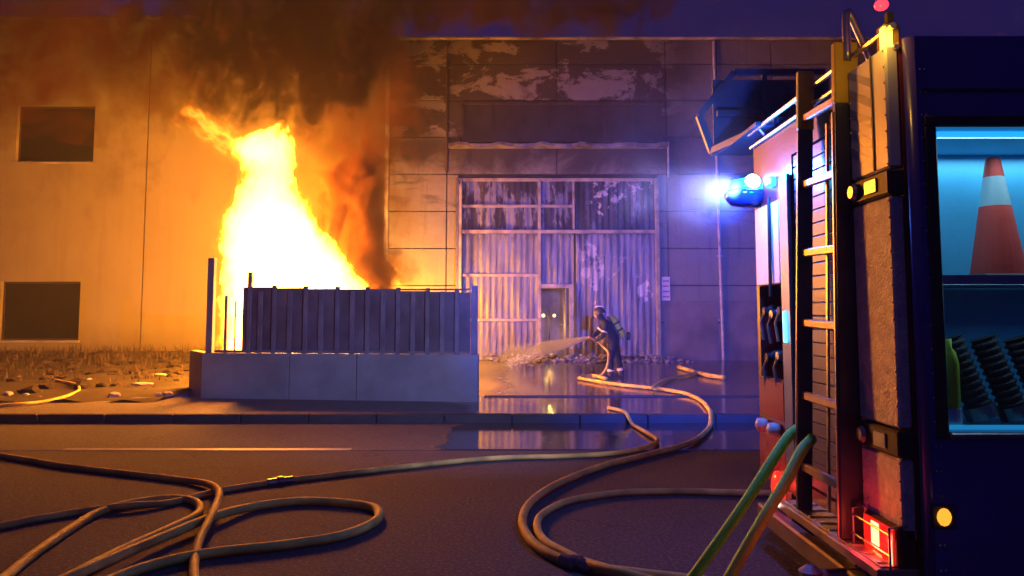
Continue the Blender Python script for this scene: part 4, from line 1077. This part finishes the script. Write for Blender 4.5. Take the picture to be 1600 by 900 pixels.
bb = MB(); dj = (j1 - j0).normalized(); sx_ = dj.cross(Vector((0, 0, 1))).normalized(); sy_ = dj.cross(sx_)
for i in range(1800):
    t = random.random() ** 1.5; wv = .02 + .36 * t; a = random.uniform(0, 6.28); q = min(1, abs(random.gauss(0, .45))) * wv
    p = j0 + dj * (.15 + t * JL * .9) + sx_ * math.cos(a) * q + sy_ * math.sin(a) * q - Vector((0, 0, .15 * t * t))
    l_ = random.uniform(.015, .06); w = random.uniform(.005, .013)
    bb.bar(p, p + (dj + Vector((random.uniform(-.1, .1), random.uniform(-.1, .1), random.uniform(-.15, .1)))) * l_, w)
bb.build('water_drops', mat('water_white', (.85, .88, .92), .25, var=.02, bump=0), kind='stuff', label='water droplets scattered along the jet from the nozzle', cat='water')

# ------------------------------------------------------------------ flames
FY = 16.6
fb = Vector((X(455, FY), FY, 0.15))
def fz(py): return at(800, py, FY).z - fb.z
def fx(px): return (px - 800) / FPX * FY - fb.x
prof = [(610, 350, 560), (560, 352, 570), (500, 356, 585), (455, 352, 572), (420, 352, 545), (400, 351, 530), (380, 352, 516), (350, 351, 498), (330, 356, 482), (310, 372, 470), (290, 384, 463),
        (270, 388, 457), (250, 380, 449), (238, 362, 447), (222, 372, 446), (208, 402, 444), (196, 424, 441), (184, 434, 438)]
def flame_mat(name, prof_, strength, namp, zmax, wscale=1.5):
    m, nt, out = vol_mat(name)
    tc = nt.nodes.new('ShaderNodeTexCoord'); P = tc.outputs['Object']
    x, y, z = sep(nt, P)[0:3]
    zn = M_(nt, 'DIVIDE', z, zmax)
    def curve(vals):
        fc = nt.nodes.new('ShaderNodeFloatCurve'); cu = fc.mapping.curves[0]
        while len(cu.points) > 2: cu.points.remove(cu.points[1])
        vals = sorted(vals)
        cu.points[0].location = vals[0]; cu.points[1].location = vals[-1]
        for v in vals[1:-1]: cu.points.new(*v)
        for p_ in cu.points: p_.handle_type = 'VECTOR'
        fc.mapping.update(); nt.links.new(zn, fc.inputs['Value']); return fc.outputs[0]
    # centre and half width, coded 0..1 = -4..4 m
    zsort = [(z_ / zmax, ((a + b_) / 2 + 4) / 8, (b_ - a) / 2 / 4) for z_, a, b_ in prof_]
    c = M_(nt, 'SUBTRACT', M_(nt, 'MULTIPLY', curve([(max(0, q[0]), q[1]) for q in zsort]), 8), 4)
    h = M_(nt, 'MULTIPLY', curve([(max(0, q[0]), q[2]) for q in zsort]), 4)
    n1 = NOISE(nt, MAPV(nt, P, (1, 1, .55)), wscale, 5, .6, .5)
    n2 = NOISE(nt, MAPV(nt, P, (1, 1, .5), (7, 3, 1)), wscale * 4, 4, .6, .3)
    disp = M_(nt, 'ADD', M_(nt, 'MULTIPLY', M_(nt, 'SUBTRACT', n1, .5), namp * 7), M_(nt, 'MULTIPLY', M_(nt, 'SUBTRACT', n2, .5), namp * 4))
    disp = M_(nt, 'MULTIPLY', disp, M_(nt, 'ADD', M_(nt, 'MULTIPLY', zn, .8), .6))
    xx = M_(nt, 'ADD', M_(nt, 'SUBTRACT', x, c), disp)
    hy = M_(nt, 'ADD', M_(nt, 'MULTIPLY', h, .55), .05)
    a = M_(nt, 'DIVIDE', xx, h); b_ = M_(nt, 'DIVIDE', y, hy)
    r = M_(nt, 'SQRT', M_(nt, 'ADD', M_(nt, 'MULTIPLY', a, a), M_(nt, 'MULTIPLY', b_, b_)))
    dist = M_(nt, 'MULTIPLY', M_(nt, 'SUBTRACT', r, 1.0), h)          # metres outside the skin
    core = RNG(nt, dist, -.10, .03, 1, 0)
    halo = RNG(nt, dist, -.02, .28, 1, 0)
    low = RNG(nt, z, zmax * .97, zmax * 1.0, 1, 0)
    col = MIXC(nt, core, (1, .24, .005), (1, .36, .034))
    s = M_(nt, 'ADD', M_(nt, 'MULTIPLY', core, strength), M_(nt, 'MULTIPLY', halo, 1.1))
    s = M_(nt, 'MULTIPLY', s, low)
    e = nt.nodes.new('ShaderNodeEmission'); nt.links.new(col, e.inputs['Color']); nt.links.new(s, e.inputs['Strength'])
    nt.links.new(e.outputs[0], out.inputs['Volume'])
    m.cycles.volume_step_rate = 0.35
    return m
pm_ = [(fz(py), fx(a), fx(b_)) for py, a, b_ in prof]
zmax = max(q[0] for q in pm_)
fire = thing('fire', tuple(fb), 'tall white hot blaze of flames rising behind the ribbed fence', 'fire')
# domain follows the flame loosely
def domain(name, prof_, pad, dy, m):
    bb = MB(); ring = []
    ps = sorted(prof_)
    poly = [(a - pad, z_) for z_, a, b_ in ps] + [(b_ + pad, z_) for z_, a, b_ in reversed(ps)]
    lo = min(q[0] for q in poly); hi = max(q[0] for q in poly)
    bb.box((lo, -dy, max(0, ps[0][0])), (hi, dy, ps[-1][0] + .05))
    o = bb.build(name, m); o.parent = fire; return o
fo = domain('flame_body', pm_, .45, 1.15, flame_mat('flames', pm_, 34.0, .17, zmax))
# flame tongue thrown out to the upper left: own axis along its length
t0, t1 = at(412, 256, FY), at(284, 168, FY)
LN = (t1 - t0).length
tprof = [(0, -.36, .30), (.3 * LN, -.26, .22), (.5 * LN, -.17, .15), (.7 * LN, -.16, .15), (.85 * LN, -.15, .17), (1.0 * LN, -.05, .06)]
tm = flame_mat('flame_tongue', tprof, 6.0, .16, LN, 2.6)
bb = MB(); bb.box((-.75, -.5, 0), (.75, .5, LN)); to = bb.build('flame_tongue', tm); to.parent = fire
to.location = t0 - fb; to.rotation_euler = Vector((0, 0, 1)).rotation_difference(t1 - t0).to_euler()
# small flame at the foot of the warehouse corner
t0, t1 = at(617, 470, 21.2), at(623, 408, 21.2); L2 = (t1 - t0).length
t0 = Vector((t0.x + .1, 20.3, .25)); L2 = (t1 - t0).length
tprof = [(0, -.28, .28), (.4 * L2, -.30, .26), (.7 * L2, -.2, .2), (.9 * L2, -.08, .08), (L2, -.03, .03)]
sf = thing('fire', tuple(t0), 'small low flame licking at the warehouse corner', 'fire')
bb = MB(); bb.box((-.7, -.4, 0), (.7, .4, L2)); so = bb.build('flame_body', flame_mat('small_flame', tprof, 3.5, .12, L2, 2.0)); so.parent = sf
lamp('small_fire_light', (t0.x + .35, 20.2, 1.8), (1, .36, .006), 1300, .25, sf)
FC = (1, .235, .004)
lamp('fire_light_low', (fb.x - .2, FY + .2, 2.2), FC, 750, .55, fire)
lamp('fire_light_mid', (fb.x - .25, FY - .5, 3.4), FC, 1150, .45, fire)
lamp('fire_light_high', (fb.x - .5, FY - .5, 4.6), FC, 1500, .30, fire)
# burning heap that feeds the flames
bb = MB()
for i in range(90):
    r = random.uniform(.08, .25); bb.blob((fb.x + random.uniform(-1.5, 1.9), FY + random.uniform(-.8, .8), .2 + random.random() * .35), r, 1, .3, (1.4, 1, .6))
bb.build('charred_heap', mat('charred_stuff', (.03, .022, .02), .9), kind='stuff', label='charred heap of material burning under the blaze', cat='debris')

# ------------------------------------------------------------------ smoke
def smoke(name, c, rad_, dens, color, seed, label, ns=.55, lo=.42, hi=.62, aniso=.0, stretch=(1, 1, .8)):
    m, nt, out = vol_mat(name + '_volume')
    tc = nt.nodes.new('ShaderNodeTexCoord'); P = tc.outputs['Object']
    ln_ = nt.nodes.new('ShaderNodeVectorMath'); ln_.operation = 'LENGTH'
    nt.links.new(MAPV(nt, P, (1 / rad_[0], 1 / rad_[1], 1 / rad_[2])), ln_.inputs[0])
    n1 = NOISE(nt, MAPV(nt, P, stretch, (seed, seed * .7, seed * 1.3)), ns, 4, .55, .8)
    n2 = NOISE(nt, MAPV(nt, P, stretch, (seed * 2, seed, 3)), ns * 1.9, 6, .6, 1.6)
    r = M_(nt, 'ADD', ln_.outputs['Value'], M_(nt, 'MULTIPLY', M_(nt, 'SUBTRACT', n1, .5), 2.6))
    env = RNG(nt, r, .55, .85, 1, 0)
    d = M_(nt, 'MULTIPLY', M_(nt, 'MULTIPLY', env, RNG(nt, n2, lo, hi, .04, 1)), dens)
    pv = nt.nodes.new('ShaderNodeVolumePrincipled'); pv.inputs['Color'].default_value = lin(color); pv.inputs['Anisotropy'].default_value = aniso
    nt.links.new(d, pv.inputs['Density']); nt.links.new(pv.outputs[0], out.inputs['Volume'])
    bb = MB(); bb.box((-rad_[0] * 1.05, -rad_[1] * 1.05, -rad_[2] * 1.05), (rad_[0] * 1.05, rad_[1] * 1.05, rad_[2] * 1.05))
    o = bb.build('smoke', m, kind='stuff', label=label, cat='smoke'); o.location = c
    return o
smoke('smoke_left', (-12.5, 20.2, 10.6), (10.0, 1.8, 4.2), 3.6, (.17, .052, .022), 2.0, 'brown smoke drifting across the top of the plastered building', .4, .42, .58)
smoke('smoke_high', (-6.5, 19.2, 12.6), (13.0, 1.8, 2.7), 6.0, (.10, .035, .02), 4.1, 'dark brown smoke bank rolling along the top of the picture', .35, .40, .56)
smoke('smoke_dark', (-5.7, 18.8, 8.4), (2.6, 1.4, 2.6), 7.0, (.02, .009, .009), 5.3, 'dark smoke column boiling up above the flames', .6, .43, .56)
smoke('smoke_right', (-4.0, 20.3, 7.2), (1.9, 1.2, 5.0), 1.8, (.30, .14, .08), 8.1, 'brown smoke curtain between the flames and the warehouse corner', .6, .40, .60)
smoke('smoke_curtain', (-3.45, 17.8, 2.8), (1.25, 1.3, 3.6), 6.5, (.24, .105, .05), 14.2, 'low dense smoke rolling out to the right of the flames', .7, .36, .58)
smoke('smoke_roof', (0.0, 20.6, 11.0), (9.0, 1.1, 2.6), 6.0, (.13, .06, .045), 11.7, 'thin dark smoke rolling over the warehouse roof edge', .4, .40, .58)
smoke('beacon_bloom_mist', (1.5, 5.8, 2.85), (1.0, .8, .8), .09, (.85, .88, .95), 3.3, 'thin mist added as a blue bloom round the beacon of the fire engine', 1.2, .35, .65)  # mist added to give the beacon its bloom

# ------------------------------------------------------------------ haze in the air
m, nt, out = vol_mat('haze_air')
pv = nt.nodes.new('ShaderNodeVolumePrincipled'); pv.inputs['Color'].default_value = (.85, .85, .88, 1); pv.inputs['Density'].default_value = 0.003
nt.links.new(pv.outputs[0], out.inputs['Volume'])
bb = MB(); bb.box((-62, -12, -1.2), (62, 42, 16.5)); bb.build('haze', m, kind='stuff', label='thin smoky haze filling the night air', cat='haze')
